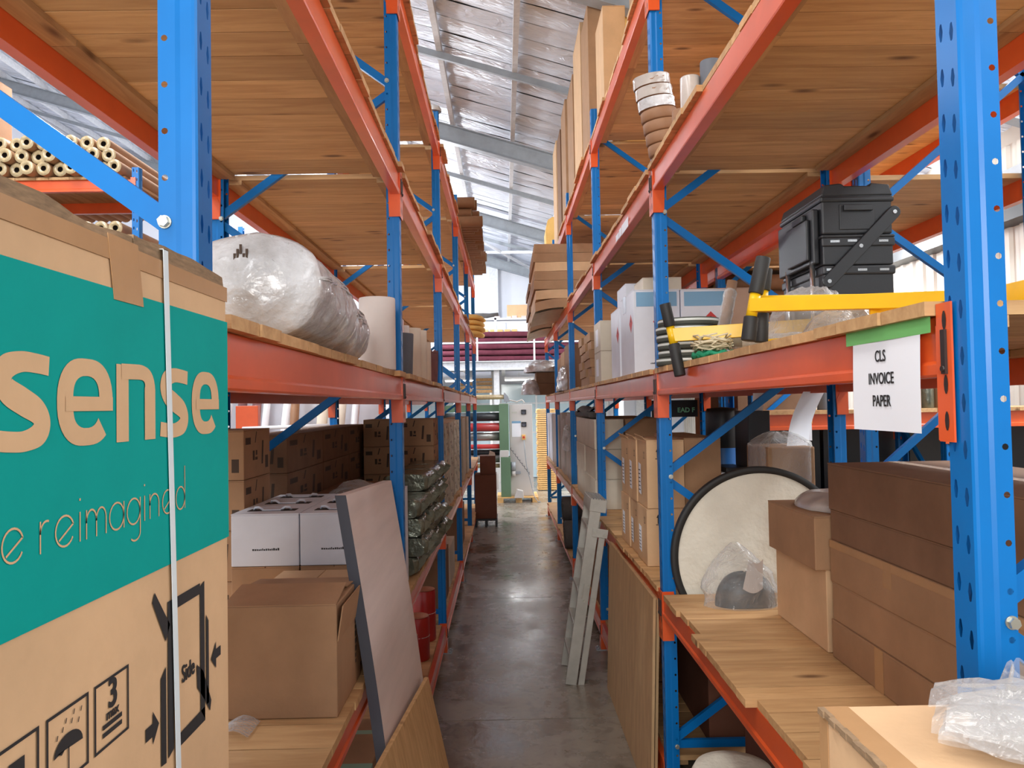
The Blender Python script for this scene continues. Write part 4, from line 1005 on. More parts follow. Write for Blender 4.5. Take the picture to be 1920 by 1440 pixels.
# clear bag with dark part
gb = thing('part_bag', 'clear plastic bag holding a dark rounded part, on the right first level', 'plastic bag', (1.185, 3.93, ZL))
def bgf(u, v):
    a = 2*pi*u; pr = [(.0, 1.0), (.25, 1.0), (.55, .80), (.8, .45), (1.0, .10)]
    k = 0
    for (v0, r0), (v1, r1) in zip(pr[:-1], pr[1:]):
        if v0 <= v <= v1: k = r0+(r1-r0)*(v-v0)/(v1-v0)
    n = 1+.10*noise.noise((cos(a)*2+3, sin(a)*2, v*5))+.05*(1-2*abs(noise.noise((cos(a)*5, sin(a)*5, v*4))))
    return (.185*k*n*cos(a)-.03*v, .115*k*n*sin(a), .315*v**.9)
MB().grid(bgf, 56, 30).build('film', 'film_clear', gb)
m = MB(); m.grid(lambda u, v: (.155*cos(2*pi*u)*cos(v*pi/2*.98)**.8+.02, .088*sin(2*pi*u)*cos(v*pi/2*.98)**.8, .165*sin(v*pi/2)+.004*sin(6*pi*u)), 32, 12); m.build('dark_part', 'plastic_black', gb)
m = MB(); m.grid(lambda u, v: (.03+.05*(u-.5)*2*(1-.3*v)+.03*v, -.088+.03*v-.01*sin(pi*u), .10+.14*v-.02*sin(pi*u)), 10, 10); m.build('grey_part', 'grey_card', gb)
# brown carton stack along the front half of the bay
zz = ZL
for k, (h, tp) in enumerate(((.150, True), (.150, False), (.165, True), (.120, False), (.185, False))):
    bc = carton('flat_carton', 'long brown carton of the big stack on the right first level, %s' % ('lowest', 'second up', 'third up', 'fourth up', 'topmost')[k], 1.302+.004*(k % 2), 1.84, 1.72+.01*k, 3.12-.006*(k % 2), zz, zz+h, 'kraft' if k < 3 else 'kraft_dark', tape='tape' if k == 4 else None, group='long brown cartons of the big stack')
    bw = 1.40; w = .538
    if tp:
        flat('packing_tape', [(-w/2-.0006, bw*.20, 0.0), (-w/2-.0006, bw*.245, 0.0), (-w/2-.0006, bw*.245, h), (-w/2-.0006, bw*.20, h)] if k == 0 else [(-w/2-.0006, -bw/2+.01, h-.03), (-w/2-.0006, bw/2-.01, h-.03), (-w/2-.0006, bw/2-.01, h-.002), (-w/2-.0006, -bw/2+.01, h-.002)], 'tape', bc, .0008, (-1, 0, 0))
    if k == 2: flat('packing_tape', [(-w/2-.0008, bw*.14, h-.09), (-w/2-.0008, bw*.18, h-.09), (-w/2-.0008, bw*.18, h), (-w/2-.0008, bw*.14, h)], 'tape', bc, .0008, (-1, 0, 0))
    zz += h+.001
carton('carton', 'brown carton under the one with the grey bag on top, right first level', 1.30, 1.72, 3.16, 3.74, ZL, ZL+.335, 'kraft_light', tape=None)
oc = carton('carton', 'open brown carton with a grey film bag poking out of the top, right first level', 1.25, 1.66, 3.14, 3.69, ZL+.337, ZL+.555, 'kraft', tape=None)
bag('film_bag', 'grey film bag lying in the top of the open brown carton', (1.47, 3.40, ZL+.557), .17, .25, .07, 2, 'wrap_dull', 6, .05)
# goods along the back of the bay: wrapped carton, blue drum, black boxes
wb_ = thing('wrapped_carton', 'brown carton shrink-wrapped in shiny film behind the white disc', 'wrapped carton', (1.685, 4.74, ZL))
MB().box(-.14, .14, -.2, .2, 0, .755).build('carton_body', 'kraft', wb_, .01)
MB().grid(lambda u, v: tuple(Vector((.155*math.copysign(abs(cos(2*pi*u))**.45, cos(2*pi*u)), .215*math.copysign(abs(sin(2*pi*u))**.45, sin(2*pi*u)), .765*v/.86 if v < .86 else .765+.05*sin((v-.86)/.14*pi/2)))*1.0) if v < .86 else (.155*math.copysign(abs(cos(2*pi*u))**.45, cos(2*pi*u))*(1-(v-.86)/.14*.85)+.01*sin(9*u*6), .215*math.copysign(abs(sin(2*pi*u))**.45, sin(2*pi*u))*(1-(v-.86)/.14*.85), .765+.07*sin((v-.86)/.14*pi/2)+.008*sin(u*40)), 48, 30).build('film', 'film_clear', wb_)
bd = thing('blue_drum', 'blue plastic drum with dark lid behind the white disc', 'drum', (1.565, 5.55, ZL))
MB().lathe([(.0, 0), (.10, 0), (.108, .03), (.108, .30), (.113, .33), (.108, .36), (.108, .70)], 32).build('drum_body', 'drum_blue', bd); MB().lathe([(.108, .70), (.116, .71), (.116, .95), (.105, .98), (.0, .99)], 32).build('drum_lid', 'plastic_black', bd)
carton('crate', 'black upright crate between the blue drum and the shrink-wrapped carton', 1.575, 1.715, 4.98, 5.28, ZL, ZL+.965, 'plastic_black', tape=None, flaps=False, cat='crate')
carton('crate', 'black crate beside the blue drum', 1.43, 1.57, 5.0, 5.30, ZL, ZL+.60, 'plastic_black', tape=None, flaps=False, cat='crate')
carton('carton', 'pale grey box standing before the blue drum', 1.39, 1.425, 5.0, 5.3, ZL, ZL+.57, 'white_card', tape=None, flaps=False)
# cartons with arrows
for k in range(2):
    for j, (ya, yb) in enumerate(((4.88, 5.22), (5.225, 5.56), (5.565, 5.93))):
        z0 = ZL+k*.362; h = .36 if k == 0 else .43-.01*j
        ct = carton('arrow_carton', 'brown carton with printed arrows in the right second bay, %s of the %s row' % (('nearest', 'middle', 'farthest')[j], ('lower', 'upper')[k]), .885+.008*((j+k) % 2), 1.13, ya, yb, z0, z0+h, 'kraft_light', tape=None, group='brown arrow cartons on the right first level')
        w, d = .245, yb-ya
        if k == 1: flat('flap', [(-w/2, -d/2+.01, h), (-w/2, d/2-.01, h), (-w/2-.02, d/2-.03, h+.03), (-w/2-.015, -d/2+.03, h+.02)], 'kraft_light', ct, .004, (0, 0, 1))
        flat('address_label', [(-w/2-.001, d*.30, h*.18), (-w/2-.001, d*.05, h*.16), (-w/2-.001, d*.05, h*.62), (-w/2-.001, d*.30, h*.64)], 'paper', ct, .0008, (-1, 0, 0))
        q = MB()
        for i in range(6): poly(q, [(d*-.28, h*.22+i*h*.06), (d*-.10, h*.22+i*h*.06), (d*-.10, h*.235+i*h*.06), (d*-.28, h*.235+i*h*.06)], face_frame((-w/2-.0024, 0, 0), (0, -1, 0)))
        stuff(q.build('label_print', 'ink', ct))
        up_arrow(ct, face_frame((-.03, -d/2-.0006, h*.74), (1, 0, 0)), 1.0)
        up_arrow(ct, face_frame((-w/2-.0006, -d*.3, h*.74), (0, -1, 0)), .7)
carton('carton', 'big brown carton filling the gap behind the arrow cartons', 1.14, 1.375, 4.92, 5.9, ZL, ZL+.80, 'kraft', tape=None)
# third to farthest bays
for j in range(2):
    for k in range(3):
        y0 = 7.52+j*.95; carton('tall_carton', 'cream carton of the right third bay, column %s, %s' % (('nearest the camera', 'farther back')[j], ('bottom', 'middle', 'top')[k]), .872+.006*((j+k) % 2), 1.16, y0, y0+.93, ZL+k*.292, ZL+.29+k*.292, 'cream_card', tape=None, group='cream cartons in the right third bay')
carton('carton', 'brown carton end beside the cream cartons of the right third bay', 1.17, 1.55, 7.45, 9.3, ZL, ZL+.88, 'kraft', tape=None)
cf = thing('foam_mat', 'grey folded mat squeezed under the beam on top of the cream cartons', 'mat', (.94, 8.6, ZL+.895))
MB().grid(lambda u, v: (-.09+.18*u+.02*sin(8*v), -.8+1.5*v, .05+.05*sin(pi*u)+.015*sin(14*v)), 14, 22).build('mat_top', 'carpet_grey', cf); MB().box(-.09, .09, -.8, .7, -.01, .055).build('mat_body', 'carpet_grey', cf, .02)
for k in range(7): carton('flat_carton', 'upright grey flat-packed carton in the right fourth bay, %s from the camera' % ORD[k], .87+.01*(k % 3), 1.35, 10.25+k*.35, 10.52+k*.35, ZL, ZL+.78+.04*((k*3) % 4), 'grey_card', tape=None, group='upright flat cartons in the right fourth bay')
for k in range(5): carton('white_carton', 'white carton in the right farthest bay, %s from the camera' % ORD[k], .865+.01*(k % 2), 1.3, 13.0+k*.52, 13.48+k*.52, ZL, ZL+.86, 'white_card' if k > 1 else 'grey_card', tape=None, group='white cartons in the right farthest bay')
bag('plastic_bag', 'knotted white plastic bag hanging at the aisle edge of the right fourth bay', (.84, 10.35, ZL+.42), .06, .3, .3, 8, 'film_milky')
# floor level right: rolls, carpet, boards, ladder
def carpet(label, x, y, z, r, L_, m='carpet_grey'):
    t = thing('carpet_roll', label, 'roll', (x, y, z+r)); o = MB(); o.cyl((0, 0, 0), (L_, 0, 0), r, n=32, caps=False); o.build('carpet', m, t)
    sp_ = MB(); sp_.sweep([(-.002, (r*.95*(1-k/60))*cos(k*.5), (r*.95*(1-k/60))*sin(k*.5)) for k in range(58)], .006, 5); sp_.lathe([(.02, 0), (r, 0)], 32, M=Matrix.Rotation(pi/2, 4, 'Y')); sp_.build('roll_end', m, t); return t
carpet('dark grey carpet roll lying at floor level beside the fourth right post', .80, 10.62, Z0, .19, .95)
carpet('grey carpet roll behind the first one at floor level on the right', .84, 11.2, Z0, .17, .9)
carpet('grey carpet roll lying on top of the two at floor level on the right', .80, 10.92, Z0+.33, .17, .9)
carton('carton', 'brown carton at floor level of the right third bay', .90, 1.5, 7.6, 9.4, Z0, Z0+.3, 'kraft_dark', tape=None)
wr_ = thing('fabric_roll', 'thick white fabric roll standing on the floor under the nearest right bay', 'roll', (.985, 3.45, 0))
RT = Matrix.Rotation(radians(14), 4, 'Y')
m = MB(); m.lathe([(.0, .62), (.10, .645), (.165, .635), (.185, .60), (.19, .5), (.19, .0), (.0, 0)], 36); m.build('fabric', 'felt_white', wr_)
m = MB()
for z in (.30, .40, .50, .57): m.lathe([(.1905, z), (.195, z+.006), (.1905, z+.012)], 36)
stuff(m.build('fabric_fold', 'felt_white', wr_))
for k in range(2):
    bd_ = thing('chipboard_sheet', '%s brown board leaning on the right rack before the second post' % ('front', 'rear')[k], 'board', (.785+.026*k, 5.28+.03*k, 0))
    m = MB(); M_ = Matrix.Rotation(radians(2.0), 4, 'Y'); m.box(-.008, .008, -.92, .89+.04*k, 0.002, 1.155-.02*k, M_); m.build('board', 'chipboard', bd_)
ld = thing('step_ladder', 'folded aluminium step ladder leaning on the right rack by the brown boards', 'ladder', (.475, 6.25, 0))
ML = Matrix.Rotation(math.atan2(.235, 1.44), 4, 'Y')
def rail(nm, x0, x1, y0, y1, z0, z1, par=ld, mm='aluminium'):
    return MB().box(x0, x1, y0, y1, z0, z1, ML).build(nm, mm, par, .003)
for y0 in (0, .46):
    rail('front_rail', -.025, .065, y0, y0+.028, .006, 1.46); rail('rear_rail', .078, .128, y0+.004, y0+.026, .0, 1.24)
    rail('hinge_plate', .02, .145, y0-.004, y0+.0, 1.20, 1.27)
    for (x, z) in ((.05, .80), (.03, .68), (.10, .70), (.04, 1.24), (.12, 1.23)): MB().cyl(ML @ Vector((x, y0-.002, z)), ML @ Vector((x, y0-.012, z)), .009, n=10).build('bolt', 'zinc', ld)
for k in range(5): rail('tread', -.03, .07, .028, .46, .22+k*.26, .245+k*.26)
tp_ = rail('top_cap', -.03, .105, -.003, .49, 1.40, 1.50)
g = MB()
for k in range(6): g.box(-.026+k*.022, -.014+k*.022, -.003, .49, 1.50, 1.506, ML)
stuff(g.build('grip_rib', 'aluminium', tp_))
rail('strut', .0, .012, -.006, -.001, .70, .82)

# ------------------------------------------------------------ right rack, third and top levels
# leaning pile of tape rolls at the second post
tr0 = None
for k in range(7):
    film = k >= 4; lab = ('bare brown roll ring in the leaning pile, %s from the deck' if not film else 'film-wrapped roll ring in the leaning pile, %s from the deck') % ORD[k]
    t = thing('tape_roll', lab, 'roll', (.905-.012*k, 4.135, ZU+.004+k*.061)); t.rotation_euler = (radians(4), radians(-7), 0)
    MB().lathe([(.045, .0), (.092, .0), (.097, .006), (.097, .052), (.092, .058), (.045, .058), (.045, 0)], 36).build('coil', 'tube_brown' if not film else 'tube_brown', t)
    if film: MB().grid(lambda u, v: ((.0985+.004*noise.noise((cos(2*pi*u)*6, sin(2*pi*u)*6, v*6+k)))*cos(2*pi*u), (.0985+.004*noise.noise((cos(2*pi*u)*6, sin(2*pi*u)*6, v*6+k)))*sin(2*pi*u), .002+.054*v), 48, 5).build('film', 'wrap_dull' if k != 4 else 'wrap_white', t)
for k, (x, y, z, r, h, m_, lab) in enumerate(((.925, 3.86, ZU, .05, .14, 'tube_brown', 'small brown roll at the foot of the leaning pile'), (.93, 3.70, ZU, .048, .24, 'wrap_dull', 'small film-wrapped roll before the leaning pile'), (1.02, 3.66, ZU, .05, .30, 'roll_grey', 'small grey capped roll behind the film-wrapped one'))):
    roll_upright('tape_roll', lab, x, y, z, r, h, m_)
# drooping stacks of flat cartons jutting over the aisle
def droop_stack(label, y0, y1, x0, x1, n, th, droop, group, tier):
    for k in range(n):
        t = thing('flat_carton_bundle', '%s, %s layer up' % (label, ORD[k]), 'flat cartons', (x0, y0, ZU), 0, group)
        def pos(u, v, top, k=k):
            x = (x1-x0)*u; z = (k+(1 if top else 0))*th-(.003 if top else 0); ov = max(0.0, (.84-x0)-x); dr = droop*(ov/(.84-x0))**2*(.5 if k == 0 else .15 if k == 1 else .0) if .84 > x0 else 0
            return (x+.014*sin(k*2.1)*(1-u), (y1-y0)*v, z-dr+.003*noise.noise((u*5, v*3, k)))
        m = MB(); nu, nv = 16, 3
        m.grid(lambda u, v: pos(u, v, True), nu, nv, False); m.grid(lambda u, v: pos(u, v, False), nu, nv, False)
        for v in (0, 1):
            P_ = [pos(i/nu, v, False) for i in range(nu+1)]+[pos(i/nu, v, True) for i in range(nu, -1, -1)]
            o = len(m.v); m.add(P_, [(i, i+1, 2*nu-i, 2*nu+1-i) for i in range(nu)])
        for u in (0, 1):
            P_ = [pos(u, j/nv, False) for j in range(nv+1)]+[pos(u, j/nv, True) for j in range(nv, -1, -1)]; m.add(P_, [(j, j+1, 2*nv-j, 2*nv+1-j) for j in range(nv)])
        m.build('cartons', tier[k % len(tier)], t)
        if k == 0:
            for q in range(3):
                e = MB(); e.grid(lambda u, v: (pos(u*.8, v, False)[0]-.01, pos(u*.8, v, False)[1]-.004, pos(u*.8, v, False)[2]-.012*(q+1)*(1-u)), 12, 2, False); e.build('loose_sheet', 'cream_card', t)
droop_stack('nearer bundle of flat brown cartons drooping over the aisle, right third level', 10.55, 12.4, .45, 1.75, 7, .125, .12, 'flat carton bundles drooping over the aisle', ['kraft', 'kraft_light', 'kraft'])
droop_stack('farther bundle of flat brown cartons drooping over the aisle, right third level', 13.2, 14.9, .47, 1.7, 6, .125, .17, 'flat carton bundles drooping over the aisle, farther', ['kraft_dark', 'kraft', 'kraft_dark'])
# tall cartons standing on the top level
tl = [(4.75, 5.35, .93, 1.25, .80, 'kraft'), (6.55, 7.05, .905, 1.10, .95, 'kraft_light'), (7.56, 8.20, .895, 1.04, 1.50, 'kraft'), (8.25, 9.05, .89, 1.15, 1.66, 'kraft_light'), (9.15, 9.9, .885, 1.10, 1.48, 'kraft'), (10.26, 10.95, .885, 1.12, 1.62, 'kraft'), (11.0, 11.6, .87, 1.1, 1.48, 'kraft_dark'), (11.7, 12.4, .86, 1.12, 1.56, 'kraft_light')]
for k, (ya, yb, xa, xb, h, m_) in enumerate(tl):
    carton('tall_carton', 'tall flat carton standing on the top right level, %s from the camera' % ORD[k], xa, xb, ya, yb, ZT, ZT+h, m_, tape=None, group=None)
for k, (ya, yb, xa, xb, h) in enumerate(((4.9, 5.8, 1.30, 1.75, 1.45), (6.0, 7.0, 1.27, 1.7, 1.45), (7.6, 8.6, 1.27, 1.7, 1.40))):  # yellow tint paints in the light falling on these inner cartons
    carton('tall_carton', 'tall carton with light painted as pale yellow at the back of the top right level, %s from the camera' % ORD[k], xa, xb, ya, yb, ZT, ZT+h, 'foam_yellow', tape=None)
fb = thing('foam_board', 'rounded pale foam board standing on the top right level, far down the aisle', 'board', (.80, 13.6, ZT))
MB().prism([(-.0, 0), (.30, 0), (.32, .72), (.27, .82), (.12, .86), (.03, .80), (-.01, .6)], 0, .5, 'y').build('board', 'foam_yellow', fb, .02)
# near right corner: carton with a bag of film on it, carton behind
fc_ = carton('carton', 'pale brown taped carton at the bottom right corner of the view', .492, .98, .70, 1.235, 1.36, 1.762, 'kraft_light', tape='tape', seam='x')
flat('packing_tape', [(-.2446, .267, .20), (-.2446, .235, .20), (-.2446, .235, .402), (-.2446, .267, .402)], 'tape', fc_, .0008, (-1, 0, 0))
flat('packing_tape', [(-.244, -.267, .4026), (-.20, -.267, .4026), (-.20, .267, .4026), (-.244, .267, .4026)], 'tape', fc_, .0008, (0, 0, 1))
te = MB(); N_ = 26
for i in range(N_): 
    y = -.26+.52*i/N_; te.box(-.2475-.003*abs(sin(i*1.7)), -.240, y, y+.52/N_, .396, .4035+.003*abs(sin(i*2.3)))
stuff(te.build('torn_tape_edge', 'corrugate', fc_))
carton('carton', 'plain carton under the taped carton at the bottom right corner', .49, .99, .70, 1.235, 0, 1.358, 'kraft')
carton('carton', 'small carton edge standing on the taped carton at the right margin', .93, 1.05, 1.02, 1.20, 1.764, 1.812, 'kraft_light', tape=None)
bg = thing('film_bag', 'heap of clear plastic bags on the taped carton at the bottom right corner', 'plastic bag', (.74, 1.02, 1.766))
rr = random.Random(21)
for k in range(9):
    a = radians(-38+rr.uniform(-9, 9)); ox, oy, oz = rr.uniform(-.03, .05), rr.uniform(-.04, .04), .004+.0055*k
    def fs(u, v, k=k, a=a, ox=ox, oy=oy, oz=oz):
        x = (u-.42)*.30; y = (v-.5)*(.13-.004*k); env = sin(pi*min(1, max(0, v)))**.6*sin(pi*min(1, u*1.1+.02 if u < .85 else 1.0-.0))**.3
        z = oz+.035*env+.012*noise.noise((u*4+k, v*5, 2.2))+.008*(1-2*abs(noise.noise((u*3, v*12+k, 1))))*env
        return (ox+x*cos(a)-y*sin(a), oy+x*sin(a)+y*cos(a), max(.0005, z))
    MB().grid(fs, 22, 14).build('film', 'film_milky', bg)
MB().grid(lambda u, v: (.0+.035*(1-.4*v)*cos(2*pi*u)*(1+.25*sin(7*2*pi*u+k)), .09+.03*(1-.3*v)*sin(2*pi*u)*(1+.25*sin(5*2*pi*u)), .05+.045*v+.008*sin(6*2*pi*u)*v), 40, 10).build('film', 'film_milky', bg)
# ------------------------------------------------------------ left rack, upper levels far down the aisle
tb = None; rr = random.Random(31); lay = [(27, 0), (27, 1), (9, 2)]
NTH = ORD+('tenth', 'eleventh', 'twelfth', 'thirteenth', 'fourteenth', 'fifteenth', 'sixteenth', 'seventeenth', 'eighteenth', 'nineteenth', 'twentieth')
def nth(i): return NTH[i] if i < 20 else 'twenty-'+NTH[i-20]
for n, l in lay:
    for i in range(n):
        x0 = -.30-rr.uniform(0, .20)+.05*(l == 0); y = 10.62+i*.152+.076*(l % 2); z = ZT+.075+l*.132
        lab = 'cardboard tube jutting from left top level, %s layer, %s from the camera' % (('bottom', 'middle', 'top')[l], nth(i))
        if tb is None:
            tb = thing('cardboard_tube', lab, 'tube', (x0, y, z), 0, 'cardboard tubes on the left top level')
            MB().tube((-1.15, 0, 0), (0, 0, 0), .0745, .060, 16).build('tube', 'tube_brown', tb)
            MB().tube((-.001, 0, 0), (.004, 0, 0), .0735, .060, 16).build('cut_end', 'tube_end', tb)
        else: dup(tb, (x0, y, z), 0, lab, 'cardboard tubes on the left top level')
def sack(label, x, y, z, sx, sy, sz, seed, m='foam_yellow'):
    t = thing('sack', label, 'sack', (x, y, z))
    def fn(u, v):
        a = 2*pi*u; b = pi*(v-.5); e = .6; c, s_ = cos(a), sin(a); cb, sb_ = cos(b), sin(b)
        x_ = sx*math.copysign(abs(c)**e, c)*abs(cb)**.4; y_ = sy*math.copysign(abs(s_)**e, s_)*abs(cb)**.4
        n = noise.noise((x_*5+seed, y_*5, v*3)); ov = max(0, x_-.05)
        return (x_*(1+.06*n), y_*(1+.06*n), sz*(.5+.5*math.copysign(abs(sb_)**.8, sb_))-ov*ov*.6+.01*n)
    MB().grid(fn, 40, 14).build('cover', m, t); return t
for k in range(4): sack('yellow folded sack at the far end of the left third level, %s of the pile' % ('bottom', 'second', 'third', 'topmost')[k], -.66+.02*(k % 2), 14.9, ZU+.1*k+.005, .31, .34, .105, k)
# ------------------------------------------------------------ far aisle: cartons on a black pallet
bp_ = thing('plastic_pallet', 'black plastic pallet under dark brown cartons at the far left of the aisle', 'pallet', (-.37, 14.75, 0))
m = MB(); m.box(-.21, .21, -.35, .35, .115, .15); m.build('top_board', 'plastic_black', bp_)
for x in (-.19, 0, .19): MB().box(x-.02, x+.02, -.35, .35, 0, .114).build('runner', 'plastic_black', bp_)
carton('carton', 'tall dark brown carton on the black plastic pallet', -.57, -.17, 14.42, 15.0, .151, .96, 'kraft_maroon', tape=None, seam='x')
dc = carton('carton', 'small dark brown carton with an open flap on the tall dark carton', -.47, -.18, 14.5, 14.9, .962, 1.31, 'kraft_maroon', tape=None, seam='x')
flat('flap', [(.02, -.2, .349), (.145, -.2, .349), (.135, -.14, .40), (.04, -.1, .44)], 'cream_card', dc, .004, (0, 0, 1))
# ------------------------------------------------------------ machine on a pallet
YM = 18.0
wp = thing('wooden_pallet', 'wooden pallet under the grey and green machine at the end of the aisle', 'pallet', (.26, YM+.5, 0))
for x in (-.38, .05, .43): MB().box(x-.07, x+.07, -.6, .5, 0, .10).build('block', 'pine_bright', wp)
for k in range(6): MB().box(-.45, .50, -.6+k*.19, -.6+k*.19+.13, .101, .125).build('slat', 'pine_bright', wp)
mc = thing('roller_machine', 'green and grey roller machine with control cabinet at the end of the aisle', 'machine', (0, YM, .126))
MB().box(.12, .66, .12, .75, 0, 2.14).build('control_cabinet', 'machine_grey', mc, .01)
for z in (1.96, 1.67):
    g = MB().box(.40, .515, .095, .119, z-.055, z+.055).build('gauge', 'plastic_black', mc, .004); MB().lathe([(0, 0), (.04, 0), (.045, .004)], 20, M=Matrix.Translation((.457, .094, z)) @ Matrix.Rotation(pi/2, 4, 'X')).build('dial', 'laminate_edge', g)
es = MB().box(.405, .49, .08, .119, 1.31, 1.43).build('stop_switch', 'foam_yellow', mc, .004); MB().cyl((.447, .08, 1.37), (.447, .05, 1.37), .026, n=18).build('stop_button', 'hazard_red', es)
nt2 = MB().box(.175, .385, .116, .1195, 1.38, 1.75).build('notice_sheet', 'paper', mc); MB().box(.175, .385, .1145, .116, 1.70, 1.75).build('notice_header', 'label_blue', nt2)
MB().box(.18, .30, .116, .1195, 1.93, 1.97).build('name_plate', 'zinc', mc)
MB().box(-.12, .10, .0, .5, 1.05, 2.16).build('column', 'machine_green', mc, .012); MB().box(-.10, .13, -.03, .5, 0, .92).build('column_foot', 'machine_green', mc, .012)
MB().box(-.11, .09, -.02, .3, .92, 1.08).build('bearing_block', 'machine_grey', mc, .01)
MB().box(-1.6, -1.42, .0, .5, 0, 2.16).build('column', 'machine_green', mc, .012)
m = MB()
m.box(-1.42, -.12, .2, .4, 1.98, 2.14); m.build('cross_beam', 'machine_green', mc)
for (z, r, c, y) in ((1.86, .10, 'plastic_black', .12), (1.62, .10, 'roller_red', .10), (1.40, .10, 'roller_steel', .14), (1.17, .055, 'hazard_red', .08), (1.03, .07, 'plastic_black', .2), (.88, .09, 'roller_steel', .12), (.72, .05, 'tube_end', .1)):
    MB().cyl((-1.42, y, z), (-.12, y, z), r, n=24).build('roller', c, mc)
MB().box(-1.42, -.2, .1, .14, .15, .58).build('guard_plate', 'machine_grey', mc, .006)
MB().box(-.30, -.16, -.05, .1, .18, .55).build('drive_box', 'machine_grey', mc, .006)
MB().cyl((-1.3, .12, 2.32), (.02, .12, 2.32), .055, n=18).build('overhead_tube', 'tube_end', mc)
m = MB(); m.prism([(0, 2.20), (.13, 2.20), (.10, 2.33), (.02, 2.42), (0, 2.42)], .06, .2, 'y'); m.build('end_bracket', 'steel_grey', mc)
mo = MB().cyl((.19, .05, .60), (.19, .05, .80), .06, n=20).build('motor', 'steel_grey', mc); MB().cyl((.19, .05, .48), (.19, .05, .60), .05, n=16).build('gearbox', 'machine_grey', mo)
MB().box(.11, .36, .06, .11, .52, .58).build('motor_bracket', 'steel_grey', mc)
MB().sweep([(.45, .06, 1.31), (.47, .04, 1.0), (.50, .04, .72), (.56, .05, .45), (.62, .0, .2), (.66, -.1, .02), (.74, -.2, -.10), (.80, -.15, -.115), (.72, -.05, -.115)], .010, 8).build('power_cable', 'steel_grey', mc)
MB().sweep([(.13+.45*t/60+.018*cos(t*.9), .09, 1.13-.62*t/60+.018*sin(t*.9)) for t in range(61)], .006, 5).build('coiled_cord', 'laminate_edge', mc)
m = MB(); m.prism([(.2, .0), (.42, .0), (.40, .16), (.26, .20)], -.30, -.1, 'y'); m.build('foot_pedal', 'machine_grey', mc, .008)
MB().sweep([(.05, .1, 2.2), (.15, .08, 2.24), (.3, .1, 2.2), (.42, .14, 2.25), (.48, .2, 2.18)], .015, 8).build('cable_bundle', 'wrap_dull', mc)
# slatted timber stack behind the machine
ss = thing('timber_stack', 'stack of thin pine slats standing behind the machine on its right', 'timber', (1.13, 20.6, 0))
for k in range(38): MB().box(-.28+.01*((k*7) % 3), .24-.012*((k*5) % 4), -.3, .3, .02+k*.056, .062+k*.056).build('slat', 'pine_bright', ss)
for x in (-.2, .0, .16): MB().box(x-.012, x+.012, -.28, .28, 0, 2.14).build('spacer', 'pine_y', ss)
# ------------------------------------------------------------ mezzanine at the far end
mz = thing('mezzanine', 'white steel mezzanine floor with railing at the far end of the warehouse', 'mezzanine', (0, 19.8, 0))
m = MB(); m.box(-6, 5.4, -.01, .0, 3.17, 3.38); m.box(-6, 5.4, -.1, .1, 3.37, 3.39); m.box(-6, 5.4, -.1, .1, 3.155, 3.17); m.build('edge_beam', 'galvanised', mz)
MB().box(-6, 5.4, .1, 4.0, 3.30, 3.385).build('floor_deck', 'steel_grey', mz)
for x in (-3.0, -.18, 3.0): MB().box(x-.07, x+.07, .02, .16, 0, 3.155).build('column', 'galvanised', mz)
for x in (-3.4, -2.0, -.66, .80, 2.2): MB().box(x-.022, x+.022, -.06, -.015, 3.39, 4.42).build('rail_post', 'white_paint', mz)
for z in (3.86, 4.38): MB().box(-6, 5.4, -.055, -.02, z-.02, z+.02).build('rail', 'white_paint', mz)
for x in (-5, -4, -3, -2, -1, 0, 1, 2, 3, 4): MB().box(x-.05, x+.05, .12, 3.9, 3.14, 3.29).build('joist', 'galvanised', mz)
# folded maroon cloth on the mezzanine
for k in range(5):
    t = thing('folded_cloth', 'folded maroon cloth stack on the mezzanine, %s fold' % ('lowest', 'second', 'third', 'fourth', 'top')[k], 'cloth', (.2, 20.35, 3.387+k*.158))
    def cf_(u, v, k=k):
        a = 2*pi*u; c, s_ = cos(a), sin(a); L_ = 3.6; x = L_*(v-.5)
        return (x, .35*math.copysign(abs(c)**.5, c), max(.001, .078+.078*math.copysign(abs(s_)**.45, s_)+.016*noise.noise((x*1.6, k*3, s_))*(1 if s_ > 0 else .4)))
    m = MB(); m.grid(cf_, 24, 36)
    for v in (0, 1): m.add([cf_(i/24, v) for i in range(24)], [tuple(range(24))])
    m.build('cloth', 'cloth_maroon', t)
# white shelf on the mezzanine with cartons
sh = thing('white_shelf', 'white steel shelf on the mezzanine above the maroon cloth', 'shelf', (0, 21.3, 3.387))
MB().box(-3, 3, -.05, .7, 1.22, 1.27).build('shelf_board', 'white_paint', sh); MB().box(-3, 3, -.05, .7, .84, .88).build('shelf_board', 'white_paint', sh)
for x in (-2.9, -.2, 2.9): MB().box(x-.03, x+.03, -.05, .0, 0, 1.27).build('post', 'white_paint', sh); MB().box(x-.03, x+.03, .65, .7, 0, 1.27).build('post', 'white_paint', sh)
carton('carton', 'tan lidded carton on the top of the white mezzanine shelf', .13, .75, 21.3, 21.75, 4.66, 5.02, 'kraft_light', tape=None)
for k, (x0, x1, z1, m_) in enumerate(((-.22, -.07, 4.71, 'roll_pink'), (.12, .24, 4.70, 'roll_pink'), (.26, .40, 4.72, 'roll_pink'), (.52, .70, 4.71, 'roll_pink'))): carton('small_carton', 'small pink box on the white mezzanine shelf, %s from the left' % ORD[k], x0, x1, 21.26, 21.295, 4.66, z1, m_, tape=None, flaps=False)
rt = thing('dark_roll', 'dark bundled roll lying on the white mezzanine shelf left of the tan carton', 'roll', (-.45, 21.5, 4.66))
MB().sweep([(-.35, 0, .09), (-.1, 0, .085), (.1, 0, .10), (.34, 0, .13)], [.08, .085, .06, .05], 12).build('fabric', 'carpet_grey', rt)
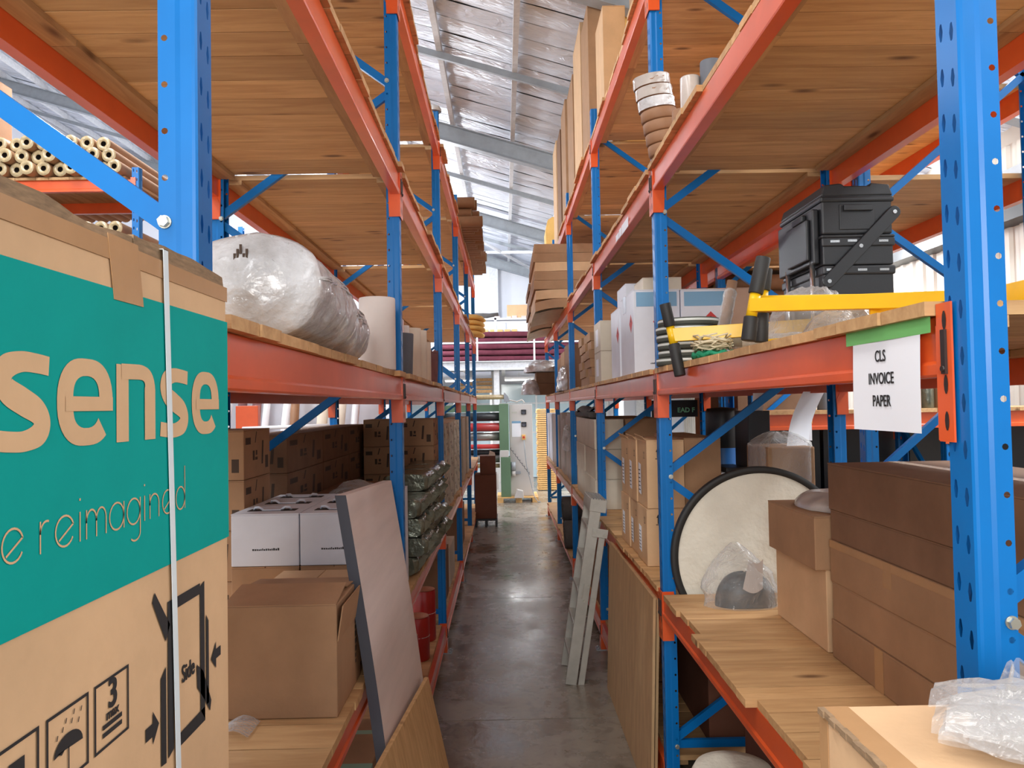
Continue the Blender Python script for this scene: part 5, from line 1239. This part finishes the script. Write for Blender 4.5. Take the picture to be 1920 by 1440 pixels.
for k, (x0, x1) in enumerate(((-.95, -.28), (-.12, .08), (.12, 1.0))): carton('white_board', 'white printed board standing on the lower mezzanine shelf, %s from the left' % ORD[k], x0, x1, 21.30, 21.34, 4.27, 4.52, 'white_card', tape=None, flaps=False, cat='board')
for k in range(6): carton('small_carton', 'small cream box in front of the white boards on the mezzanine, %s from the left' % ORD[k], -.75+k*.2, -.60+k*.2, 21.252, 21.295, 4.27, 4.34, 'pine_bright', tape=None, flaps=False, group=None)
# under the mezzanine: bright doors and tube lamps
dr = MB().box(-3.4, 3.2, YB-.06, YB-.02, .02, 2.9).build('door_1', 'glass_door'); struct(dr)
for x in (-3.4, -2.3, -1.2, -.1, 1.0, 2.1, 3.2): MB().box(x-.03, x+.03, YB-.09, YB-.06, .02, 2.9).build('mullion', 'galvanised', dr)
for z in (1.4, 2.3): MB().box(-3.4, 3.2, YB-.085, YB-.06, z-.02, z+.02).build('transom', 'galvanised', dr)
bl = thing('timber_bundle', 'bundle of brown boards stored under the mezzanine at the left', 'timber', (-.55, 22.2, 0))
for k in range(4): MB().box(-.9, .22, -.2, .2, 2.62+k*.11, 2.70+k*.11).build('board', 'pine_y', bl)
for x in (-.85, .18): MB().box(x-.03, x+.03, -.22, .22, 0, 2.615).build('trestle_leg', 'galvanised', bl)
def tube_lamp(label, x0, x1, y, z):
    t = thing('tube_lamp', label, 'ceiling lamp', ((x0+x1)/2, y, z)); w = (x1-x0)/2
    MB().box(-w, w, -.05, .05, .03, .09).build('housing', 'white_paint', t)
    MB().box(-.01, .01, -.01, .01, .09, 3.139-z).build('hanger', 'galvanised', t)
    for e in (-.025, .025): MB().cyl((-w+.02, e, .012), (w-.02, e, .012), .016, n=10).build('tube', 'lamp', t)
    l = bpy.data.lights.new('tube_light', 'AREA'); l.shape = 'RECTANGLE'; l.size = w*1.9; l.size_y = .06; l.energy = 55; l.color = (.96, .99, 1)
    o = bpy.data.objects.new('tube_light', l); C.objects.link(o); o.parent = t; o.location = (0, 0, -.01)
tube_lamp('bright twin tube lamp hanging under the mezzanine, right of the machine column', .02, .80, 20.4, 2.90)
tube_lamp('bright twin tube lamp hanging under the mezzanine, at the right rack end', 1.0, 1.8, 20.4, 2.90)
tube_lamp('bright twin tube lamp hanging under the mezzanine, behind the left rack end', -1.55, -.75, 20.4, 2.90)
# ------------------------------------------------------------ roof end bracing and wall tray
for (xa, ya, xb, yb) in ((-1.6, 23.4, 1.6, 18.8), (1.6, 23.4, -1.6, 18.8), (-4.5, 23.4, -1.6, 18.8), (2.0, 23.4, 4.6, 18.8)):
    MB().cyl((xa, ya, roofz(xa)-.42), (xb, yb, roofz(xb)-.42), .045, n=8).build('roof_brace', 'galvanised', ce)
ct_ = MB().box(5.30, 5.598, -6, YB-.3, 4.42, 4.62).build('trim_1', 'steel_grey'); struct(ct_)
ct2 = MB().box(5.34, 5.598, -6, YB-.3, 4.10, 4.415).build('trim_2', 'plastic_black'); struct(ct2)
# ------------------------------------------------------------ racks beyond the aisle
def cross_rack(name_label, xs, y0, y1, zs, top, deckm='pine'):
    t = thing('pallet_rack', name_label, 'pallet rack', (0, 0, 0))
    um = post_mesh(top)
    for x in xs:
        for yy, rot in ((y0, pi/2), (y1, -pi/2)):
            o = obj('upright', um, t); o.location = (x, yy, .008); o.rotation_euler = (0, 0, rot)
            f = obj('foot_plate', FP, t); f.location = (x, yy, 0)
        for z in [v for v in (.4, 1.4, 2.4, 3.4, 4.4) if v < top-.2]:
            m = MB(); rect_bar(m, (x, y0+.06, z), (x, y1-.06, z+.6 if z+.6 < top else z), .03, .03); m.build('brace', 'blue', t)
    for xa, xb in zip(xs[:-1], xs[1:]):
        for z in zs:
            for yy, s_ in ((y0, 1), (y1, -1)):
                m = MB(); m.prism([(yy, z), (yy+s_*.045, z), (yy+s_*.045, z-.12), (yy-s_*.006, z-.12), (yy-s_*.006, z-.095), (yy, z-.088)], xa+.047, xb-.047, 'x'); b = m.build('beam', 'orange', t)
                for xx in (xa+.02, xb-.02): MB().box(xx-.026, xx+.026, min(yy-s_*.009, yy-s_*.004), max(yy-s_*.009, yy-s_*.004), z-.245, z+.022).build('connector', 'orange', b)
    return t
def plain_deck(label, x0, x1, y0, y1, z, along='x'):
    t = thing('plank_deck', label, 'shelf deck', ((x0+x1)/2, (y0+y1)/2, z))
    L_ = (x1-x0) if along == 'x' else (y1-y0); q = 0; hw, hd = (x1-x0)/2, (y1-y0)/2
    pm = {}
    for w in PLW:
        m = MB()
        if along == 'x': m.box(0, w-.004, -hd, hd, 0, .028)
        else: m.box(-hw, hw, 0, w-.004, 0, .028)
        pm[w] = m.mesh('plank', 'pine_y' if along == 'x' else 'pine')
    while q < L_-.06:
        w = rnd.choice(PLW)
        if q+w > L_: w = min(PLW, key=lambda k: abs(k-(L_-q)))
        o = obj('plank', pm[w], t); o.location = (-hw+q, 0, 0) if along == 'x' else (0, -hd+q, 0); q += w
    return t
cross_rack('blue and orange rack holding long wrapped rolls, beyond the left rack', (-6.6, -3.83), 8.1, 9.05, (2.2, 4.06, 4.69), 4.86)
plain_deck('plank deck under the upper pile of long rolls beyond the left rack', -6.52, -3.91, 8.07, 9.08, 4.69)
plain_deck('plank deck under the lower row of long rolls beyond the left rack', -6.52, -3.91, 8.07, 9.08, 4.06)
lr = None
def long_roll(x, z, lab, grp, y=8.0):
    global lr
    if lr is None:
        lr = thing('long_roll', lab, 'roll', (x, y, z), 0, grp)
        MB().cyl((0, 0, 0), (0, 2.1, 0), .0735, n=18, caps=False).build('wrapping', 'kraft', lr)
        m = MB(); N_ = 24
        def ef(u, v):
            r = .0735-(.0735-.028)*v; return ((r)*cos(2*pi*u), -.010*sin(pi*v)-.004*noise.noise((cos(2*pi*u)*5, sin(2*pi*u)*5, v*4))*1.5, r*sin(2*pi*u))
        m.grid(ef, N_, 5); m.build('end_wrap', 'tube_end', lr)
        MB().lathe([(.028, 0), (.028, .05), (0, .05)], 16, M=Matrix.Rotation(-pi/2, 4, 'X')).build('core_hole', 'bore', lr)
    else: dup(lr, (x, y, z), 0, lab, grp)
for row, n in ((0, 17), (1, 16), (2, 15)):
    for i in range(n):
        long_roll(-3.985-.150*i-.075*row, 4.719+.0745+row*.131, 'long roll beyond left rack, %s row of upper pile, %s from right end' % (('bottom', 'middle', 'top')[row], nth(i)), 'long wrapped rolls beyond the left rack', 7.97+.04*((i*5+row) % 3))
for i in range(11): long_roll(-4.0-.150*i, 4.089+.0745, 'long roll in the lower row beyond the left rack, %s from its right end' % nth(i), 'long rolls in the lower row', 8.02)
carton('carton', 'brown carton standing on top of the pile of long rolls beyond the left rack', -6.3, -5.24, 8.02, 8.3, 4.719+.42, 5.75, 'kraft', tape=None)
# leaning poles and tubes beyond the left rack
rr = random.Random(3)
for k, (px_, dx, m_, r, nm) in enumerate(((-3.05, .25, 'white_paint', .03, 'white pole'), (-2.62, .22, 'white_paint', .045, 'white pole'), (-2.42, .25, 'white_paint', .05, 'white pole'), (-1.98, .2, 'roll_cream', .07, 'cream tube'), (-1.80, .22, 'roll_cream', .07, 'cream tube'), (-1.62, .2, 'white_paint', .05, 'white pole'), (-2.9, .1, 'cloth_purple', .06, 'dark brown tube'), (-2.75, .12, 'cloth_purple', .06, 'dark brown tube'), (-2.30, .1, 'tube_brown', .06, 'brown tube'))):
    t = thing('pole', '%s leaning upright beyond the left rack, %s of nine' % (nm, ORD[k]), 'pole', (px_*1.2-.20, 10.1+.35*(k >= 6), 0))
    m = MB(); m.cyl((0, 0, 0), (dx, .25, 2.62), r, n=14); m.build('shaft', m_, t)
    MB().cyl((dx, .25, 2.62), (dx*1.004, .251, 2.64), r*1.06, n=14).build('end_cap', m_, t)
rk2 = rack('L', 'farther run of blue and orange racking seen through the left rack', 'LMUT', [11.6, 14.45, 17.3], -2.9)
ob = carton('board', 'orange red board standing upright beyond the left rack', -3.25, -2.98, 9.4, 9.5, 0, 2.30, 'orange', tape=None, flaps=False, cat='board')
carton('board', 'white board standing behind the leaning poles beyond the left rack', -4.2, -1.75, 11.0, 11.06, 0, 2.6, 'white_card', tape=None, flaps=False, cat='board')
tr_ = thing('trestle', 'white trestle rail lying level beyond the left rack', 'rail', (-2.6, 9.2, 0))
MB().cyl((-.5, 0, 2.03), (.55, 0, 2.05), .022, n=12).build('top_rail', 'white_paint', tr_)
for x in (-.45, .5): MB().cyl((x, 0, 0), (x, 0, 2.03), .02, n=12).build('leg', 'white_paint', tr_)
# racks beyond the right rack
r2 = thing('pallet_rack', 'second rack standing back to back behind the right rack', 'pallet rack', (0, 0, 0))
for i, y in enumerate((4.31, 7.16, 10.01)):
    for x, rot in ((2.0, 0), (3.05, pi)):
        o = obj('upright', UP, r2); o.location = (x, y, .008); o.rotation_euler = (0, 0, rot); f = obj('foot_plate', FP, r2); f.location = (x, y, 0)
    for a, b in ((1.84, 2.57), (3.31, 2.57), (3.31, 4.04), (4.78, 4.04)):
        m = MB(); rect_bar(m, (2.05, y, a-.03), (2.98, y, b+.03), .03, .04); m.build('brace', 'blue', r2)
for i in range(2):
    y0, y1 = (4.357, 7.113) if i == 0 else (7.207, 9.963)
    for z in (3.50, 4.02):
        for x, rot in ((2.0, 0), (3.05, pi)):
            b = obj('beam', BM[round(y1-y0, 4)] if round(y1-y0, 4) in BM else beam_mesh(y1-y0), r2); b.location = (x, y1 if rot else y0, z); b.rotation_euler = (0, 0, rot)
for i, (a, b) in enumerate(((4.37, 7.10), (7.22, 9.95))):
    for z, nm in ((3.50, 'lower'), (4.02, 'upper')): plain_deck('plank deck on the %s level of the second rack behind the right rack, %s bay' % (nm, ('near', 'far')[i]), 2.02, 3.09, a, b, z, 'y')
cross_rack('orange beamed cross rack seen under the right second level', (1.93, 3.42, 5.2), 5.9, 6.68, (2.14,), 2.42)
plain_deck('plank deck on the cross rack beyond the right rack', 2.0, 5.1, 5.87, 6.72, 2.14)
cols = ['roll_cream', 'roll_grey', 'roll_cream', 'silver_film', 'kraft', 'disc_grey', 'kraft_mauve', 'silver_film', 'kraft', 'roll_cream']
for k in range(10):
    roll_upright('paper_roll', 'short upright roll on the cross rack beyond the right rack, %s' % (ORD[k]+' from the left' if k < 9 else 'last on the right'), 2.43+.115*k+(0.14 if k > 2 else 0), 6.12+.02*(k % 3), 2.169, .052, .30+.03*((k*3) % 4), cols[k])
for k, (x, m_) in enumerate(((3.05, 'roll_pink'), (3.45, 'foam_yellow'))):
    t = roll_upright('paper_roll', ('pink broad roll standing under the cross rack beam', 'yellow roll standing under the cross rack beam')[k], x, 6.3, 0, .16, 1.64, m_)
for k, (x, z) in enumerate(((2.06, 0), (2.10, 0))): pass
for k, (xa, za, xb, zb) in enumerate(((2.26, 1.86, 2.45, 2.30), (1.98, 2.0, 2.03, 2.4))):
    pass
pb = carton('base_carton', 'large brown carton carrying the pile of tubes beyond the right rack', 2.20, 2.95, 7.26, 8.9, 0, 3.06, 'kraft_dark', tape=None)
tb2 = None
for l in range(4):
    for i in range(11):
        x0 = 2.02-.03*((i*3+l*5) % 4)+.10; y = 7.35+i*.145+.0725*(l % 2); z = 3.062+.072+l*.125
        if z > 3.48: continue
        lab = 'tube in the pile behind the right rack, %s layer, %s from the camera' % (('bottom', 'second', 'third', 'top')[l], nth(i))
        d_ = dup(tb, (x0, y, z), pi, lab, 'tubes in the pile behind the right rack')
sg = thing('sign', 'dark sign with pale green letters hung beyond the right rack', 'sign', (2.12, 9.2, 2.12)) if False else None
# dark sign with mint lettering
sgx = thing('sign', 'dark sign with pale green letters seen under the second right post', 'sign', (1.62, 7.3, 0))
MB().box(-.22, .21, 0, .03, 2.11, 2.27).build('board', 'plastic_black', sgx); MB().box(-.08, -.05, .03, .06, 0, 2.3).build('stand', 'plastic_black', sgx)
textmesh('sign_letter', 'EAD F', .062, 'sign_mint', sgx, face_frame((.10, -.002, 2.155), (1, 0, 0)), .002)
curl = thing('paper_sheet', 'long white curled paper hanging between the shelves behind the wrapped carton', 'paper sheet', (1.80, 4.65, 2.06))
MB().grid(lambda u, v: (-.11+.15*u+.11*v+.015*sin(pi*u), -.02+.06*sin(pi*v)+.05*u, -.10+.34*v), 8, 12).build('sheet', 'paper', curl)
curl2 = thing('paper_sheet', 'short white curled paper standing left of the long curled one', 'paper sheet', (1.62, 4.98, 2.1))
MB().grid(lambda u, v: (-.04+.07*u+.03*v, .03*sin(pi*u), -.16+.36*v), 8, 8).build('sheet', 'paper', curl2)
for k, (x, z) in enumerate(((2.30, 2.10), (3.12, 2.10))):
    t = thing('paper_tag', 'yellow and white tag hanging on the cross rack beam, %s' % ('left one', 'right one')[k], 'tag', (x, 5.885, z))
    MB().box(-.045, .045, -.002, 0, -.16 if k == 0 else -.09, .0).build('sheet', 'paper', t); MB().box(-.05, .05, -.003, -.0021, -.03, .03).build('tape', 'foam_yellow', t)
bu = thing('storage_bin', 'yellow open-fronted bin on the second right level beyond the near post', 'bin', (1.60, 2.10, ZM))
m = MB(); m.prism([(-.16, 0), (.16, 0), (.16, .10), (.02, .13), (-.16, .13)], -.10, -.094, 'y'); m.prism([(-.16, 0), (.16, 0), (.16, .10), (.02, .13), (-.16, .13)], .094, .10, 'y'); m.box(-.16, .16, -.094, .094, 0, .006); m.box(-.16, -.154, -.094, .094, .006, .13); m.build('tub', 'yellow', bu)
bags_top = bag('film_scrap', 'scrap of clear film caught on top of the third left post', (-.60, 7.16, 5.0), .06, .06, .06, 3, 'wrap_white')

# added bay lamps, out of view, to brighten the roof and far end
def added_bay(label, x, y, z, power):
    t = thing('added_bay_lamp', label, 'ceiling lamp', (x, y, z))
    MB().lathe([(.03, .42), (.09, .40), (.10, .22), (.13, .18), (.13, .16), (.0, .16)], 24).build('gear_housing', 'galvanised', t)
    MB().lathe([(.125, .155), (.17, .08), (.17, .0), (.12, -.10), (.0, -.14)], 24).build('globe', 'lamp', t)
    MB().cyl((0, 0, .42), (0, 0, roofz(x)-.02-z), .008, n=6).build('hanger', 'galvanised', t)
    l = bpy.data.lights.new('added_bay_light', 'POINT'); l.energy = power; l.shadow_soft_size = .3; l.color = (.93, .97, 1)
    o = bpy.data.objects.new('added_bay_light', l); C.objects.link(o); o.parent = t; o.location = (0, 0, -.5)
for k, y in enumerate((3.5, 9.5, 15.5, 21.0)): added_bay('added round bay lamp out of view over the left side aisle, %s from the camera' % ORD[k], -5.2, y, 6.6, 400)
for k, y in enumerate((5.0, 11.0, 17.0)): added_bay('added round bay lamp out of view over the right side aisle, %s from the camera' % ORD[k], 4.3, y, 4.75, 300)

lb = thing('beam_label', 'torn white sticker on the third level beam of the right second bay', 'label', (CR-.0085, 5.4, 3.43))
m = MB()
for ya, yb, za, zb in ((-.30, -.02, -.004, .06), (.0, .10, .0, .058), (.12, .26, .004, .05)): m.box(-.0012, 0, ya, yb, za, zb)
stuff(m.build('sticker', 'paper', lb))
added_bay('added round bay lamp out of view over the far end of the left rack', -2.4, 18.8, 5.9, 420)  # added lamp hidden by the decks, brightens far floor and machine
for k, (x0, x1, y0, y1, h) in enumerate(((1.25, 1.80, 3.0, 4.15, .52), (1.30, 1.82, 1.75, 2.95, .60), (2.1, 2.9, 3.0, 4.2, 1.1), (1.15, 1.75, 4.5, 5.9, .7))):
    carton('carton', 'dark brown carton on the floor under the right rack, %s' % ('behind the white fabric roll', 'at the near end', 'behind the rack', 'in the second bay')[k], x0, x1, y0, y1, 0.0 if k < 3 else Z0, h if k < 3 else Z0+h, 'kraft_maroon', tape=None)
for k in range(4):  # added black boxes standing in for the darkness behind the beam
    carton('crate', 'added tall black box standing in for the darkness behind the cross rack beam, %s from the left' % ORD[k], 2.04+.76*k, 2.77+.76*k, 6.78, 7.05, 0, 2.02, 'plastic_black', tape=None, flaps=False, cat='crate')
